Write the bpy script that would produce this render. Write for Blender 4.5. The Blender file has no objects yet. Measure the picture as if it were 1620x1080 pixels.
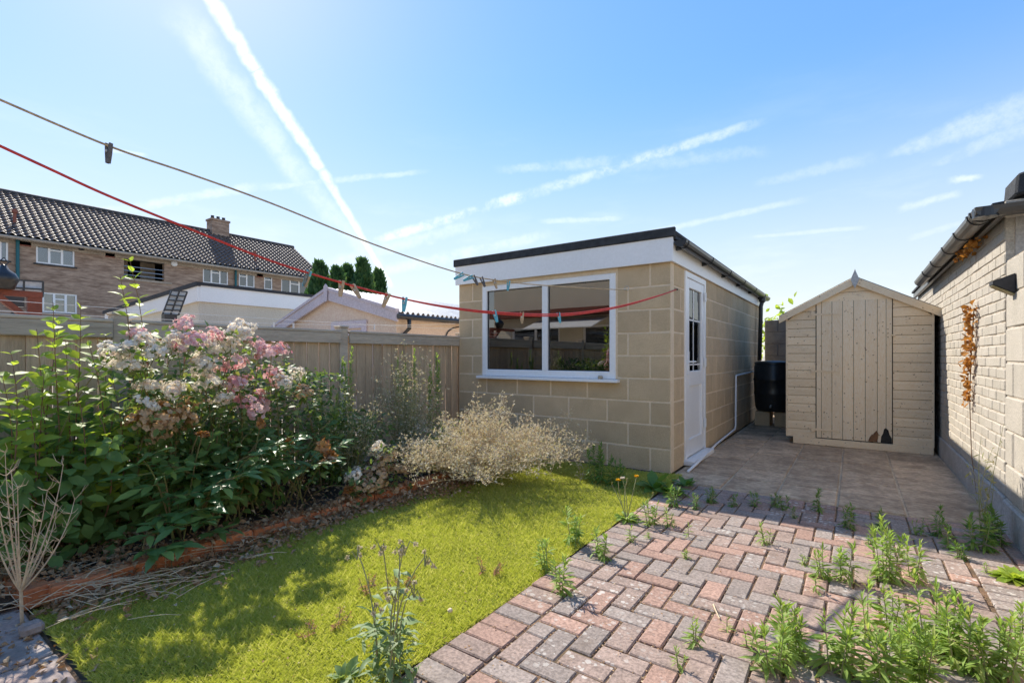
import bpy, bmesh, math, random
import numpy as np
from mathutils import Vector, Matrix, Euler

random.seed(7); RNG = np.random.default_rng(7)
S = bpy.context.scene; COL = S.collection
R = math.radians
# ------------------------------------------------------------------ camera, sky, sun, exposure
FPX, CX, HOR, CAMH = 767.0, 810.0, 563.0, 1.12        # focal length in photo pixels, centre, horizon row, eye height
YAW = math.atan2(540, FPX)
RV = Vector((math.cos(YAW), math.sin(YAW), 0)); FV = Vector((-math.sin(YAW), math.cos(YAW), 0))
cam = bpy.data.cameras.new('camera'); camo = bpy.data.objects.new('camera', cam); COL.objects.link(camo)
cam.sensor_width = 36; cam.lens = FPX / 1620 * 36; cam.shift_y = (HOR - 540) / 1620
cam.clip_start = 0.05; cam.clip_end = 2000
camo.location = (0, 0, CAMH); camo.rotation_euler = (R(90), 0, YAW)
S.camera = camo

LIGHT = Vector((2.44, -0.86, -2.25)).normalized()     # the way sunlight travels
SUN_EL = math.asin(-LIGHT.z); SUN_AZ = math.atan2(-LIGHT.x, -LIGHT.y)   # azimuth from +Y towards +X
sl = bpy.data.lights.new('sun', 'SUN'); sl.energy = 2.0; sl.angle = R(0.53); sl.color = (1.0, 0.93, 0.82)
so = bpy.data.objects.new('sun', sl); COL.objects.link(so)
so.rotation_euler = LIGHT.to_track_quat('-Z', 'Y').to_euler(); so.location = (-20, 10, 20)

vs = S.view_settings
vs.view_transform = 'Standard'; vs.look = 'None'; vs.exposure = 1.9; vs.gamma = 1.0; vs.use_curve_mapping = False
S.cycles.use_denoising = True; S.cycles.max_bounces = 10; S.cycles.diffuse_bounces = 5
S.cycles.glossy_bounces = 4; S.cycles.transmission_bounces = 6; S.cycles.transparent_max_bounces = 8
S.cycles.sample_clamp_indirect = 8

def pdir(px, py):
    d = RV * ((px - CX) / FPX) + FV
    return Vector((d.x, d.y, (HOR - py) / FPX))
def pix(px, py, X=None, Y=None, z=None):
    d = pdir(px, py)
    t = X / d.x if X is not None else (Y / d.y if Y is not None else (z - CAMH) / d.z)
    return Vector((d.x * t, d.y * t, CAMH + d.z * t))

W = bpy.data.worlds.new('World'); S.world = W; W.use_nodes = True
wt = W.node_tree; wt.nodes.clear()
class NT:
    def __init__(s, t): s.t = t
    def n(s, ty, **kw):
        x = s.t.nodes.new(ty)
        for k, v in kw.items():
            if k.startswith('i_'):
                key = k[2:]; key = int(key) if key.isdigit() else key
                s.put(x.inputs[key], v)
            else: setattr(x, k, v)
        return x
    def put(s, sock, v):
        if isinstance(v, bpy.types.NodeSocket): s.t.links.new(v, sock)
        else: sock.default_value = v
    def m(s, op, a, b=0.0, c=None, clamp=False):
        x = s.t.nodes.new('ShaderNodeMath'); x.operation = op; x.use_clamp = clamp
        s.put(x.inputs[0], a); s.put(x.inputs[1], b)
        if c is not None: s.put(x.inputs[2], c)
        return x.outputs[0]
    def step(s, v, a, b, lo=0.0, hi=1.0):
        x = s.t.nodes.new('ShaderNodeMapRange'); x.interpolation_type = 'SMOOTHSTEP'
        for i, q in enumerate((v, a, b, lo, hi)): s.put(x.inputs[i], q)
        return x.outputs[0]
    def dot(s, v, vec):
        x = s.t.nodes.new('ShaderNodeVectorMath'); x.operation = 'DOT_PRODUCT'
        s.put(x.inputs[0], v); x.inputs[1].default_value = vec; return x.outputs['Value']
    def noise(s, v, scale, detail=3, rough=0.55):
        x = s.t.nodes.new('ShaderNodeTexNoise'); s.put(x.inputs['Vector'], v)
        x.inputs['Scale'].default_value = scale; x.inputs['Detail'].default_value = detail; x.inputs['Roughness'].default_value = rough
        return x.outputs['Fac']
    def mix(s, f, a, b, blend='MIX'):
        x = s.t.nodes.new('ShaderNodeMix'); x.data_type = 'RGBA'; x.blend_type = blend
        s.put(x.inputs[0], f); s.put(x.inputs[6], a); s.put(x.inputs[7], b); return x.outputs[2]
w = NT(wt)
tc = w.n('ShaderNodeTexCoord'); D = tc.outputs['Generated']
sky = w.n('ShaderNodeTexSky', sky_type='NISHITA', sun_disc=False, sun_elevation=SUN_EL, sun_rotation=SUN_AZ,
          altitude=30, air_density=1.0, dust_density=0.25, ozone_density=2.5)
# vapour trails and thin cirrus, each along an arc of the sky from one direction to another
mask = None
def trail(a, b, wid0, wid1, strength, fade=0.12, wob=0.3, nscale=40.0, streak=0.0):
    global mask
    A = pdir(*a).normalized(); B = pdir(*b).normalized()
    N = A.cross(B).normalized(); T = N.cross(A).normalized(); ang = math.atan2(B.dot(T), B.dot(A))
    along = w.m('DIVIDE', w.m('ARCTAN2', w.dot(D, T), w.dot(D, A)), ang)
    n1 = w.m('SUBTRACT', w.noise(D, nscale, 4), 0.5)
    n2 = w.m('SUBTRACT', w.noise(D, nscale * 0.14, 2), 0.5)
    wid = w.m('MULTIPLY_ADD', along, (wid1 - wid0) / FPX, wid0 / FPX)
    dist = w.m('ADD', w.dot(D, N), w.m('MULTIPLY', n2, 14.0 * wob / FPX))
    dist = w.m('ABSOLUTE', dist)
    dist = w.m('ADD', dist, w.m('MULTIPLY', n1, w.m('MULTIPLY', wid, 1.1)))
    core = w.step(w.m('DIVIDE', dist, wid), 0.15, 1.0, 1.0, 0.0)
    ends = w.m('MULTIPLY', w.step(along, -fade, fade), w.step(along, 1 - fade, 1 + fade, 1.0, 0.0))
    core = w.m('MULTIPLY', core, w.step(w.noise(D, nscale * 1.6, 5, .7), .22, .62, .45, 1.0))
    v = w.m('MULTIPLY', w.m('MULTIPLY', core, ends), strength)
    if streak: v = w.m('MULTIPLY', v, w.step(w.noise(D, 16.0, 5, 0.65), 0.5 - streak * .25, 0.62))
    mask = v if mask is None else w.m('MAXIMUM', mask, v)
trail((300, -60), (405, 112), 13, 11, 0.95, fade=.02); trail((405, 112), (508, 268), 12, 10, 0.95, fade=.02)
trail((508, 268), (618, 452), 9, 6, 0.75, fade=.04)
trail((290, 30), (482, 290), 26, 24, 0.36, nscale=26); trail((482, 290), (600, 420), 24, 14, 0.25)
trail((590, 382), (850, 303), 9, 11, 0.62, streak=.8); trail((850, 303), (1185, 198), 11, 9, 0.42, streak=.8)
trail((150, 338), (400, 296), 8, 8, 0.36, streak=1, nscale=60); trail((420, 296), (660, 273), 7, 5, 0.32, streak=1, nscale=60)
trail((800, 268), (1030, 252), 8, 14, 0.26, streak=.8, nscale=60); trail((930, 268), (1210, 240), 16, 10, 0.18, streak=1, nscale=60)
trail((1010, 372), (1260, 318), 6, 6, 0.26); trail((1410, 242), (1660, 158), 8, 26, 0.30, streak=1.2, nscale=70)
trail((1480, 258), (1660, 190), 6, 16, 0.26, streak=1.2, nscale=70); trail((1425, 331), (1515, 305), 7, 6, 0.30, streak=1.2, nscale=70)
trail((1505, 286), (1548, 279), 6, 4, 0.5, fade=.3, nscale=120, streak=.8); trail((1190, 374), (1360, 360), 4, 4, 0.22)
trail((1200, 290), (1380, 250), 7, 12, 0.17, streak=1, nscale=60); trail((520, 418), (760, 352), 12, 14, 0.28, streak=1)
trail((560, 440), (860, 372), 12, 12, 0.3, streak=1); trail((860, 350), (980, 345), 6, 6, 0.3)
trail((1440, 378), (1520, 352), 5, 5, 0.17, streak=1, nscale=70); trail((170, 236), (230, 245), 4, 3, 0.35)
sp = w.n('ShaderNodeMapping', i_Vector=D); sp.inputs['Scale'].default_value = (2.2, 2.2, 9.0)
cir = w.step(w.noise(sp.outputs[0], 1.6, 6, 0.6), 0.50, 0.80, 0.0, 0.30)
up = w.n('ShaderNodeSeparateXYZ', i_0=D).outputs[2]
low = w.step(up, 0.55, 0.02, 0.0, 1.0)
mask = w.m('MAXIMUM', mask, w.m('MULTIPLY', cir, low))
lum = w.dot(sky.outputs[0], (.25, .6, .15))
den = w.m('MULTIPLY_ADD', lum, .30, 1.0)               # one even shoulder on the whole sky, as in a blended exposure
skt = w.n('ShaderNodeVectorMath', operation='SCALE', i_0=sky.outputs[0]); w.put(skt.inputs['Scale'], w.m('DIVIDE', 1.0, den))
hs = w.n('ShaderNodeHueSaturation', i_Color=skt.outputs[0]); hs.inputs['Saturation'].default_value = 1.18
veil = w.mix(w.step(up, .50, .0, 0.0, .7), hs.outputs[0], (2.35, 2.3, 2.2, 1))       # pale summer haze all round the horizon
skyc = w.mix(w.m('MULTIPLY', mask, 0.9), veil, (3.0, 3.1, 3.2, 1))
bgn = w.n('ShaderNodeBackground', i_0=skyc); bgn.inputs[1].default_value = 0.12
wo = w.n('ShaderNodeOutputWorld', i_0=bgn.outputs[0])

# ------------------------------------------------------------------ materials
def newmat(name):
    m = bpy.data.materials.new(name); m.use_nodes = True; m.node_tree.nodes.clear(); return m, NT(m.node_tree)
def c4(c): return (c[0], c[1], c[2], 1.0)
def surf(name, c1, c2=None, scale=6.0, rough=0.8, bump=0.15, bscale=40.0, orand=0.0, spots=None, stain=None, metallic=0.0, spec=0.35, alt=None, stretch=None, bdist=0.01, grain=.5):
    """base colour wandering between c1 and c2, per-object tint, optional lichen spots and stains, fine relief"""
    m, t = newmat(name)
    co = t.n('ShaderNodeTexCoord').outputs['Object']; geo = t.n('ShaderNodeNewGeometry').outputs['Position']
    v = geo
    if stretch:
        mp = t.n('ShaderNodeMapping', i_Vector=geo); mp.inputs['Scale'].default_value = stretch; v = mp.outputs[0]
    n = t.noise(v, scale, 5, 0.6)
    colr = t.mix(t.step(n, 0.32, 0.68), c4(c1), c4(c2 or c1))
    rnd = t.n('ShaderNodeObjectInfo').outputs['Random']
    if alt:
        for k, (c, lo, hi) in enumerate(alt):
            sel = t.m('MULTIPLY', t.m('GREATER_THAN', rnd, lo), t.m('LESS_THAN', rnd, hi))
            colr = t.mix(t.m('MULTIPLY', sel, 0.62), colr, c4(c))
    fine = t.noise(v, bscale, 4, 0.7)
    colr = t.mix(grain, colr, t.mix(t.step(fine, 0.3, 0.7), (0.32, 0.32, 0.32, 1), (0.68, 0.68, 0.68, 1)), 'OVERLAY')
    if orand:
        r2 = t.m('FRACT', t.m('MULTIPLY', rnd, 17.31))
        k = t.m('MULTIPLY_ADD', r2, 2 * orand, 1 - orand)
        vm = t.n('ShaderNodeVectorMath', operation='SCALE'); t.put(vm.inputs[0], colr); t.put(vm.inputs['Scale'], k); colr = vm.outputs[0]
    if stain:
        sc, sscale, lo, hi, amt = stain
        colr = t.mix(t.step(t.noise(v, sscale, 6, 0.65), lo, hi, 0.0, amt), colr, c4(sc))
    if spots:
        sc, sscale, size, cover = spots
        vo = t.n('ShaderNodeTexVoronoi', i_Vector=geo); vo.inputs['Scale'].default_value = sscale
        dd = t.m('ADD', vo.outputs['Distance'], t.m('MULTIPLY', t.m('SUBTRACT', t.noise(geo, sscale * 2.2, 5, .7), .5), 0.9))
        pick = t.n('ShaderNodeSeparateColor', i_0=vo.outputs['Color']).outputs[0]
        big = t.m('MULTIPLY', pick, size)
        sm = t.m('LESS_THAN', dd, big)
        area = t.step(t.noise(geo, 1.7, 2), 1 - cover - .12, 1 - cover + .12)
        colr = t.mix(t.m('MULTIPLY', t.m('MULTIPLY', sm, area), 0.8), colr, c4(sc))
    b = t.n('ShaderNodeBsdfPrincipled')
    t.put(b.inputs['Base Color'], colr); b.inputs['Metallic'].default_value = metallic
    t.put(b.inputs['Roughness'], t.m('MULTIPLY_ADD', fine, 0.2, rough - 0.1)); b.inputs['Specular IOR Level'].default_value = spec
    if bump:
        bn = t.n('ShaderNodeBump'); bn.inputs['Strength'].default_value = bump; bn.inputs['Distance'].default_value = bdist
        t.put(bn.inputs['Height'], t.m('MULTIPLY_ADD', n, 0.5, fine)); t.put(b.inputs['Normal'], bn.outputs[0])
    t.n('ShaderNodeOutputMaterial', i_0=b.outputs[0]); return m
def leafmat(name, c1, c2, c3=None, trans=0.35, rough=0.5, spec=0.35, tcol=None):
    """foliage: colour varies from leaf to leaf, light passes through"""
    m, t = newmat(name)
    at = t.n('ShaderNodeAttribute', attribute_name='rnd').outputs['Fac']
    r = t.m('FRACT', t.m('ADD', at, t.n('ShaderNodeObjectInfo').outputs['Random']))
    colr = t.mix(r, c4(c1), c4(c2))
    if c3: colr = t.mix(t.step(t.m('FRACT', t.m('MULTIPLY', r, 7.77)), 0.72, 0.95), colr, c4(c3))
    geo = t.n('ShaderNodeNewGeometry').outputs['Position']
    colr = t.mix(0.35, colr, t.mix(t.noise(geo, 60, 3), (.25, .25, .25, 1), (.75, .75, .75, 1)), 'OVERLAY')
    b = t.n('ShaderNodeBsdfPrincipled'); t.put(b.inputs['Base Color'], colr)
    b.inputs['Roughness'].default_value = rough; b.inputs['Specular IOR Level'].default_value = spec
    tr = t.n('ShaderNodeBsdfTranslucent')
    vm = t.n('ShaderNodeMix', data_type='RGBA', blend_type='MULTIPLY'); vm.inputs[0].default_value = 1.18
    t.put(vm.inputs[6], colr); vm.inputs[7].default_value = c4(tcol or (1.5, 1.45, 0.75)); t.put(tr.inputs[0], vm.outputs[2])
    mx = t.n('ShaderNodeMixShader'); mx.inputs[0].default_value = trans
    t.put(mx.inputs[1], b.outputs[0]); t.put(mx.inputs[2], tr.outputs[0])
    t.n('ShaderNodeOutputMaterial', i_0=mx.outputs[0]); return m
def glassmat(name, ior=1.9, tint=(0.75, 0.8, 0.8)):
    m, t = newmat(name)
    fr = t.n('ShaderNodeFresnel'); fr.inputs[0].default_value = ior
    tr = t.n('ShaderNodeBsdfTransparent'); tr.inputs[0].default_value = c4(tint)
    gl = t.n('ShaderNodeBsdfGlossy'); gl.inputs['Roughness'].default_value = 0.0
    mx = t.n('ShaderNodeMixShader', i_0=fr.outputs[0], i_1=tr.outputs[0], i_2=gl.outputs[0])
    t.n('ShaderNodeOutputMaterial', i_0=mx.outputs[0]); return m

M = {}
M['ground'] = surf('pale_bounce_ground', (.44, .38, .30), (.36, .31, .24), 3, .95, .6, 30)  # unseen ground, made pale to bounce light into the shaded faces
M['soil'] = surf('bed_soil', (.13, .085, .055), (.07, .05, .035), 9, .95, .9, 45, bdist=.03)
M['joint'] = surf('joint_sand', (.22, .13, .075), (.11, .075, .045), 8, .95, .8, 90, stain=((.10, .12, .04), 5, .55, .7, .6))
M['paver'] = surf('paver_brick', (.335, .245, .20), (.27, .20, .165), 9, .9, .6, 75, orand=.12, grain=.95, spots=((.58, .54, .48), 34, .46, .44),
                  alt=[((.255, .225, .20), .0, .36), ((.385, .225, .165), .36, .6)], stain=((.15, .11, .08), 5, .52, .78, .6), bdist=.004)
M['flag'] = surf('riven_flag', (.62, .45, .29), (.44, .31, .20), 4, .85, .9, 22, orand=.14, stain=((.28, .19, .12), 4.2, .48, .66, .65), bdist=.02, grain=.7)
M['slab'] = surf('grey_slab', (.34, .30, .26), (.36, .25, .21), 2.2, .9, .4, 60, orand=.15, stain=((.14, .11, .09), 4, .5, .7, .6))
M['block'] = surf('concrete_block', (.60, .445, .27), (.53, .39, .235), 5, .93, .5, 120, orand=.09, stain=((.34, .26, .18), 3, .55, .8, .4), bdist=.006)
M['mortar'] = surf('mortar', (.80, .635, .44), (.72, .57, .39), 9, .95, .4, 120)
M['plinth'] = surf('plinth_brick', (.16, .10, .08), (.10, .07, .06), 12, .95, .6, 60)
M['white'] = surf('white_plastic', (.88, .87, .85), (.85, .84, .82), 1.5, .35, .02, 30, spec=.5, stain=((.55, .53, .48), 2.5, .62, .85, .35))
M['felt'] = surf('roof_felt', (.055, .058, .062), (.035, .037, .04), 14, .9, .5, 160)
M['blackp'] = surf('black_plastic', (.022, .024, .027), (.03, .031, .033), 3, .32, .05, 30, spec=.5, stain=((.10, .09, .08), 5, .6, .8, .4))
M['wornp'] = surf('weathered_black_gutter', (.045, .043, .04), (.10, .085, .07), 4, .34, .05, 30, spec=.6)
M['shedp'] = surf('cream_shed_paint', (.88, .70, .47), (.83, .65, .43), 3, .7, .3, 60, orand=.07, stain=((.42, .30, .19), 7, .58, .80, .55), stretch=(1, 1, 3), spots=((.30, .20, .12), 26, .20, .62))
M['shedd'] = surf('cream_door_paint', (.88, .71, .49), (.84, .67, .455), 3, .7, .25, 60, orand=.06, stain=((.42, .30, .19), 9, .62, .80, .5), stretch=(2, 1, .35), spots=((.30, .20, .12), 24, .20, .62))
M['rot'] = surf('rotten_wood', (.30, .15, .07), (.18, .09, .05), 20, .95, .8, 80)
M['whitew'] = surf('painted_brick', (.44, .395, .33), (.40, .36, .295), 4, .75, .45, 90, orand=.05, stain=((.40, .34, .26), 7, .63, .8, .55), bdist=.006)
M['wjoint'] = surf('painted_joint', (.54, .48, .40), (.34, .28, .21), 9, .9, .5, 90)
M['render'] = surf('old_render', (.47, .44, .40), (.38, .35, .31), 3, .9, .4, 50, stain=((.2, .15, .11), 5, .6, .75, .6))
M['fence'] = surf('weathered_fence', (.60, .44, .28), (.48, .35, .225), 3, .88, .5, 24, orand=.14, stretch=(6, 6, .5), stain=((.13, .09, .06), 3.5, .58, .8, .55))
M['rail'] = surf('fence_rail', (.55, .46, .35), (.43, .355, .27), 3, .88, .5, 24, orand=.1, stretch=(6, .5, 6), stain=((.15, .11, .08), 2, .6, .8, .5))
M['edge'] = surf('edging_brick', (.62, .22, .085), (.50, .17, .07), 8, .9, .5, 60, orand=.12, stain=((.22, .15, .10), 5, .55, .75, .6))
M['dkblock'] = surf('block_with_painted_shade', (.20, .18, .155), (.15, .135, .12), 5, .95, .4, 100, orand=.1)  # darker copy of the block colour, carries the end wall's shade
M['finial'] = surf('grey_finial', (.50, .49, .46), (.42, .41, .39), 8, .8, .2)
M['tanjoint'] = surf('tan_joint', (.62, .48, .32), (.48, .36, .24), 6, .95, .5, 60)
M['dark'] = surf('dark_room', (.05, .045, .04), (.03, .03, .03), 2, .95, 0)
M['flatbrick'] = surf('flats_brick', (.46, .33, .24), (.25, .165, .115), 1.5, .9, .3, 4.5, stretch=(1, 1.0, 6.0), stain=((.17, .125, .10), .5, .55, .8, .5))
M['conc'] = surf('eaves_concrete', (.46, .38, .29), (.36, .29, .22), 1.2, .9, .2, 12)
M['tile'] = surf('roof_tile', (.17, .115, .085), (.12, .085, .065), 1.1, .62, .2, 10, spec=.5, stain=((.26, .20, .15), 1.5, .5, .75, .5))
M['ridge'] = surf('ridge_tile', (.07, .065, .062), (.05, .047, .045), 2, .8, .2, 10)
M['teal'] = surf('teal_pipe', (.02, .13, .15), None, 2, .5, 0)
M['redvent'] = surf('terracotta', (.26, .09, .06), None, 2, .8, .1)
M['cream'] = surf('cream_render', (.68, .60, .47), (.62, .55, .43), 1.5, .85, .1, 40)
M['pinkr'] = surf('peach_render', (.70, .55, .43), (.63, .50, .39), 1.5, .85, .1, 40)
M['lilac'] = surf('lilac_trim', (.55, .49, .53), (.50, .45, .48), 1.5, .7, .05, 40)
M['corr'] = surf('corrugated_sheet', (.52, .53, .53), (.40, .40, .39), 1.2, .5, .1, 20, spec=.5)
M['trimdk'] = surf('dark_trim', (.03, .03, .033), (.045, .045, .047), 3, .7, .1)
M['redwood'] = surf('stained_timber', (.20, .055, .03), (.14, .04, .025), 4, .6, .2, 40, stretch=(4, 1, 4))
M['rope'] = surf('rope_line', (.55, .42, .25), (.36, .27, .16), 60, .9, .3, 300)
M['redline'] = surf('red_line', (.62, .055, .035), (.48, .04, .03), 30, .5, .1, 300)
M['pegblue'] = surf('blue_peg', (.12, .45, .55), (.10, .38, .48), 9, .4, 0)
M['pegwood'] = surf('wood_peg', (.55, .40, .24), (.40, .29, .18), 30, .8, .2)
M['peggrey'] = surf('grey_peg', (.14, .13, .13), (.10, .095, .09), 30, .7, .2)
M['steel'] = surf('galvanised', (.5, .5, .5), None, 5, .4, 0, metallic=.8)
M['stem'] = surf('green_stem', (.17, .20, .06), (.20, .14, .06), 12, .7, .1)
M['palestem'] = surf('pale_stem', (.24, .28, .13), (.30, .27, .15), 12, .7, .1)
M['wood'] = surf('woody_stem', (.26, .15, .08), (.17, .10, .06), 12, .85, .2)
M['twig'] = surf('dry_twig', (.66, .51, .34), (.52, .39, .25), 9, .85, .2)
M['straw'] = surf('dry_straw', (.68, .56, .38), (.50, .38, .24), 12, .9, .1)
M['glass'] = glassmat('window_glass', 2.8)
M['glassd'] = glassmat('door_glass', 1.9)
M['farglass'] = glassmat('far_glass', 2.6, (.5, .55, .6))
M['curtain'] = surf('net_curtain', (.62, .66, .68), (.5, .54, .57), 3, .9, 0)
M['amber'] = surf('lamp_diffuser', (.35, .30, .14), None, 5, .3, 0)
M['grass'] = leafmat('turf_blade', (.36, .41, .075), (.50, .53, .13), (.64, .62, .28), .35, .55, .3)
M['turfbase'] = surf('turf_base', (.10, .12, .022), (.06, .08, .014), 20, .95, .5, 200)
M['shrub'] = leafmat('shrub_leaf', (.12, .21, .06), (.17, .28, .08), (.25, .37, .09), .42, .52, .3)
M['young'] = leafmat('young_leaf', (.30, .40, .06), (.40, .50, .09), (.22, .33, .055), .52, .5, .3)
M['rosel'] = leafmat('rose_leaf', (.11, .18, .05), (.16, .24, .065), (.30, .33, .11), .38, .5, .35)
M['peony'] = leafmat('peony_leaf', (.11, .21, .065), (.155, .27, .08), (.24, .35, .09), .32, .40, .4)
M['weed'] = leafmat('weed_leaf', (.22, .34, .075), (.31, .43, .11), (.40, .46, .16), .42, .55, .3)
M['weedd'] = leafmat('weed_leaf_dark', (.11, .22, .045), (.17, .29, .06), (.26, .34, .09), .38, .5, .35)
M['thistle'] = leafmat('thistle_leaf', (.17, .26, .10), (.25, .34, .15), (.36, .42, .24), .38, .55, .3)
M['seedy'] = leafmat('seedy_leaf', (.22, .24, .10), (.34, .33, .17), (.48, .43, .28), .35, .7, .2)
M['dry'] = leafmat('dry_leaf', (.54, .48, .34), (.70, .64, .50), (.50, .46, .20), .3, .8, .2, (1.2, 1.1, .85))
M['litter'] = leafmat('leaf_litter', (.30, .17, .085), (.42, .28, .16), (.60, .48, .32), .2, .8, .2, (1.2, 1.0, .7))
M['creeper'] = leafmat('dead_creeper', (.42, .20, .05), (.55, .27, .07), (.30, .13, .04), .3, .7, .2, (1.2, 1.0, .6))
M['petw'] = leafmat('white_petal', (.80, .74, .64), (.84, .80, .72), (.74, .58, .46), .35, .6, .2, (1.1, 1.05, .95))
M['petp'] = leafmat('pink_petal', (.80, .50, .50), (.82, .66, .63), (.70, .30, .34), .35, .6, .2, (1.1, 1.0, .95))
M['petb'] = leafmat('withered_petal', (.56, .38, .22), (.64, .48, .31), (.36, .20, .10), .3, .75, .2, (1.15, 1.0, .7))
M['seedhead'] = leafmat('withered_peony', (.42, .20, .07), (.50, .29, .12), (.28, .12, .05), .3, .6, .3, (1.2, 1.0, .6))
M['yellow'] = leafmat('yellow_floret', (.80, .50, .02), (.85, .60, .04), None, .3, .6, .2, (1.1, 1.0, .8))
M['conifer'] = leafmat('conifer_leaf', (.05, .12, .045), (.085, .17, .06), (.14, .23, .07), .25, .6, .3)
M['redsedum'] = leafmat('red_weed', (.36, .15, .09), (.45, .22, .13), (.35, .28, .10), .3, .7, .2)

# ------------------------------------------------------------------ object helpers
WM = {}
def link(o, parent=None, world=None):
    COL.objects.link(o)
    wm = world if world is not None else Matrix.LocRotScale(o.location, o.rotation_euler, o.scale)
    WM[o.name] = wm
    if parent is not None:
        o.parent = parent; o.matrix_parent_inverse = WM[parent.name].inverted()
    return o
def tag(o, label=None, cat=None, group=None, kind=None):
    for k, v in (('label', label), ('category', cat), ('group', group), ('kind', kind)):
        if v: o[k] = v
    return o
def thing(name, label, cat, loc=(0, 0, 0), group=None):
    o = bpy.data.objects.new(name, None); o.location = loc; o.empty_display_size = .1
    link(o); return tag(o, label, cat, group)
def put(name, me, parent=None, loc=(0, 0, 0), rot=(0, 0, 0), scale=(1, 1, 1), **kw):
    o = bpy.data.objects.new(name, me); o.location = loc; o.rotation_euler = rot; o.scale = scale
    link(o, parent); return tag(o, **kw)
def mesh_np(name, V, Fs, mat, rnd=None, smooth=False):
    """V (n,3); Fs list of integer arrays (m,k)"""
    me = bpy.data.meshes.new(name); V = np.asarray(V, np.float32)
    me.vertices.add(len(V)); me.vertices.foreach_set('co', V.ravel())
    Fs = [np.asarray(f, np.int32) for f in Fs if len(f)]
    idx = np.concatenate([f.ravel() for f in Fs]); tot = np.concatenate([np.full(len(f), f.shape[1], np.int32) for f in Fs])
    st = np.concatenate([[0], np.cumsum(tot)[:-1]]).astype(np.int32)
    me.loops.add(len(idx)); me.loops.foreach_set('vertex_index', idx)
    me.polygons.add(len(tot)); me.polygons.foreach_set('loop_start', st)
    me.update(calc_edges=True); me.validate()
    me.polygons.foreach_set('use_smooth', np.full(len(me.polygons), smooth))
    if rnd is not None and len(rnd) == len(me.vertices):
        a = me.attributes.new('rnd', 'FLOAT', 'POINT'); a.data.foreach_set('value', np.asarray(rnd, np.float32))
    if mat: me.materials.append(mat)
    return me
class MB:
    def __init__(s): s.v = []; s.f = []
    def add(s, V, F):
        k = len(s.v); s.v += [tuple(p) for p in V]; s.f += [tuple(i + k for i in q) for q in F]; return s
    def box(s, a, b):
        (x0, y0, z0), (x1, y1, z1) = tuple(map(min, a, b)), tuple(map(max, a, b))
        V = [(x0, y0, z0), (x1, y0, z0), (x1, y1, z0), (x0, y1, z0), (x0, y0, z1), (x1, y0, z1), (x1, y1, z1), (x0, y1, z1)]
        return s.add(V, [(0, 3, 2, 1), (4, 5, 6, 7), (0, 1, 5, 4), (1, 2, 6, 5), (2, 3, 7, 6), (3, 0, 4, 7)])
    def prism(s, poly, axis, lo, hi):
        n = len(poly)
        def mk(p, q): return {'x': (q, p[0], p[1]), 'y': (p[0], q, p[1]), 'z': (p[0], p[1], q)}[axis]
        V = [mk(p, lo) for p in poly] + [mk(p, hi) for p in poly]
        F = [tuple(range(n))[::-1], tuple(range(n, 2 * n))] + [(i, (i + 1) % n, n + (i + 1) % n, n + i) for i in range(n)]
        return s.add(V, F)
    def tube(s, pts, r0, r1=None, n=6, cap=True):
        pts = [Vector(p) for p in pts]; r1 = r0 if r1 is None else r1; m = len(pts); V = []
        prev = None
        for i, p in enumerate(pts):
            d = (pts[min(i + 1, m - 1)] - pts[max(i - 1, 0)]).normalized()
            if prev is None:
                a = d.orthogonal().normalized()
            else:
                a = (prev - d * prev.dot(d)); a = a.normalized() if a.length > 1e-6 else d.orthogonal().normalized()
            prev = a; b = d.cross(a); r = r0 + (r1 - r0) * i / max(1, m - 1)
            V += [p + (a * math.cos(2 * math.pi * k / n) + b * math.sin(2 * math.pi * k / n)) * r for k in range(n)]
        F = [(i * n + k, i * n + (k + 1) % n, (i + 1) * n + (k + 1) % n, (i + 1) * n + k) for i in range(m - 1) for k in range(n)]
        if cap: F += [tuple(range(n))[::-1], tuple(range((m - 1) * n, m * n))]
        return s.add(V, F)
    def lathe(s, prof, n=24, c=(0, 0)):
        V = [(c[0] + r * math.cos(2 * math.pi * k / n), c[1] + r * math.sin(2 * math.pi * k / n), z) for r, z in prof for k in range(n)]
        m = len(prof)
        F = [(i * n + k, i * n + (k + 1) % n, (i + 1) * n + (k + 1) % n, (i + 1) * n + k) for i in range(m - 1) for k in range(n)]
        return s.add(V, F)
    def mesh(s, name, mat, smooth=False, bevel=0):
        me = bpy.data.meshes.new(name); me.from_pydata(s.v, [], s.f)
        bm = bmesh.new(); bm.from_mesh(me)
        bmesh.ops.recalc_face_normals(bm, faces=bm.faces)
        if bevel: bmesh.ops.bevel(bm, geom=bm.edges[:], offset=bevel, segments=1, affect='EDGES', clamp_overlap=True)
        bm.to_mesh(me); bm.free()
        if smooth: me.polygons.foreach_set('use_smooth', [True] * len(me.polygons))
        if mat: me.materials.append(mat)
        return me
    def build(s, name, mat, parent=None, smooth=False, bevel=0, **kw):
        return put(name, s.mesh(name, mat, smooth, bevel), parent, **kw)
_pc = {}
def piece(sx, sy, sz, mat, ch=.004):
    """bevelled block centred on its origin, mesh shared between equal sizes"""
    k = (round(sx, 3), round(sy, 3), round(sz, 3), mat.name, ch)
    if k not in _pc: _pc[k] = MB().box((-k[0] / 2, -k[1] / 2, -k[2] / 2), (k[0] / 2, k[1] / 2, k[2] / 2)).mesh('piece', mat, bevel=ch)
    return _pc[k]
def jit(a): return random.uniform(-a, a)
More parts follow.
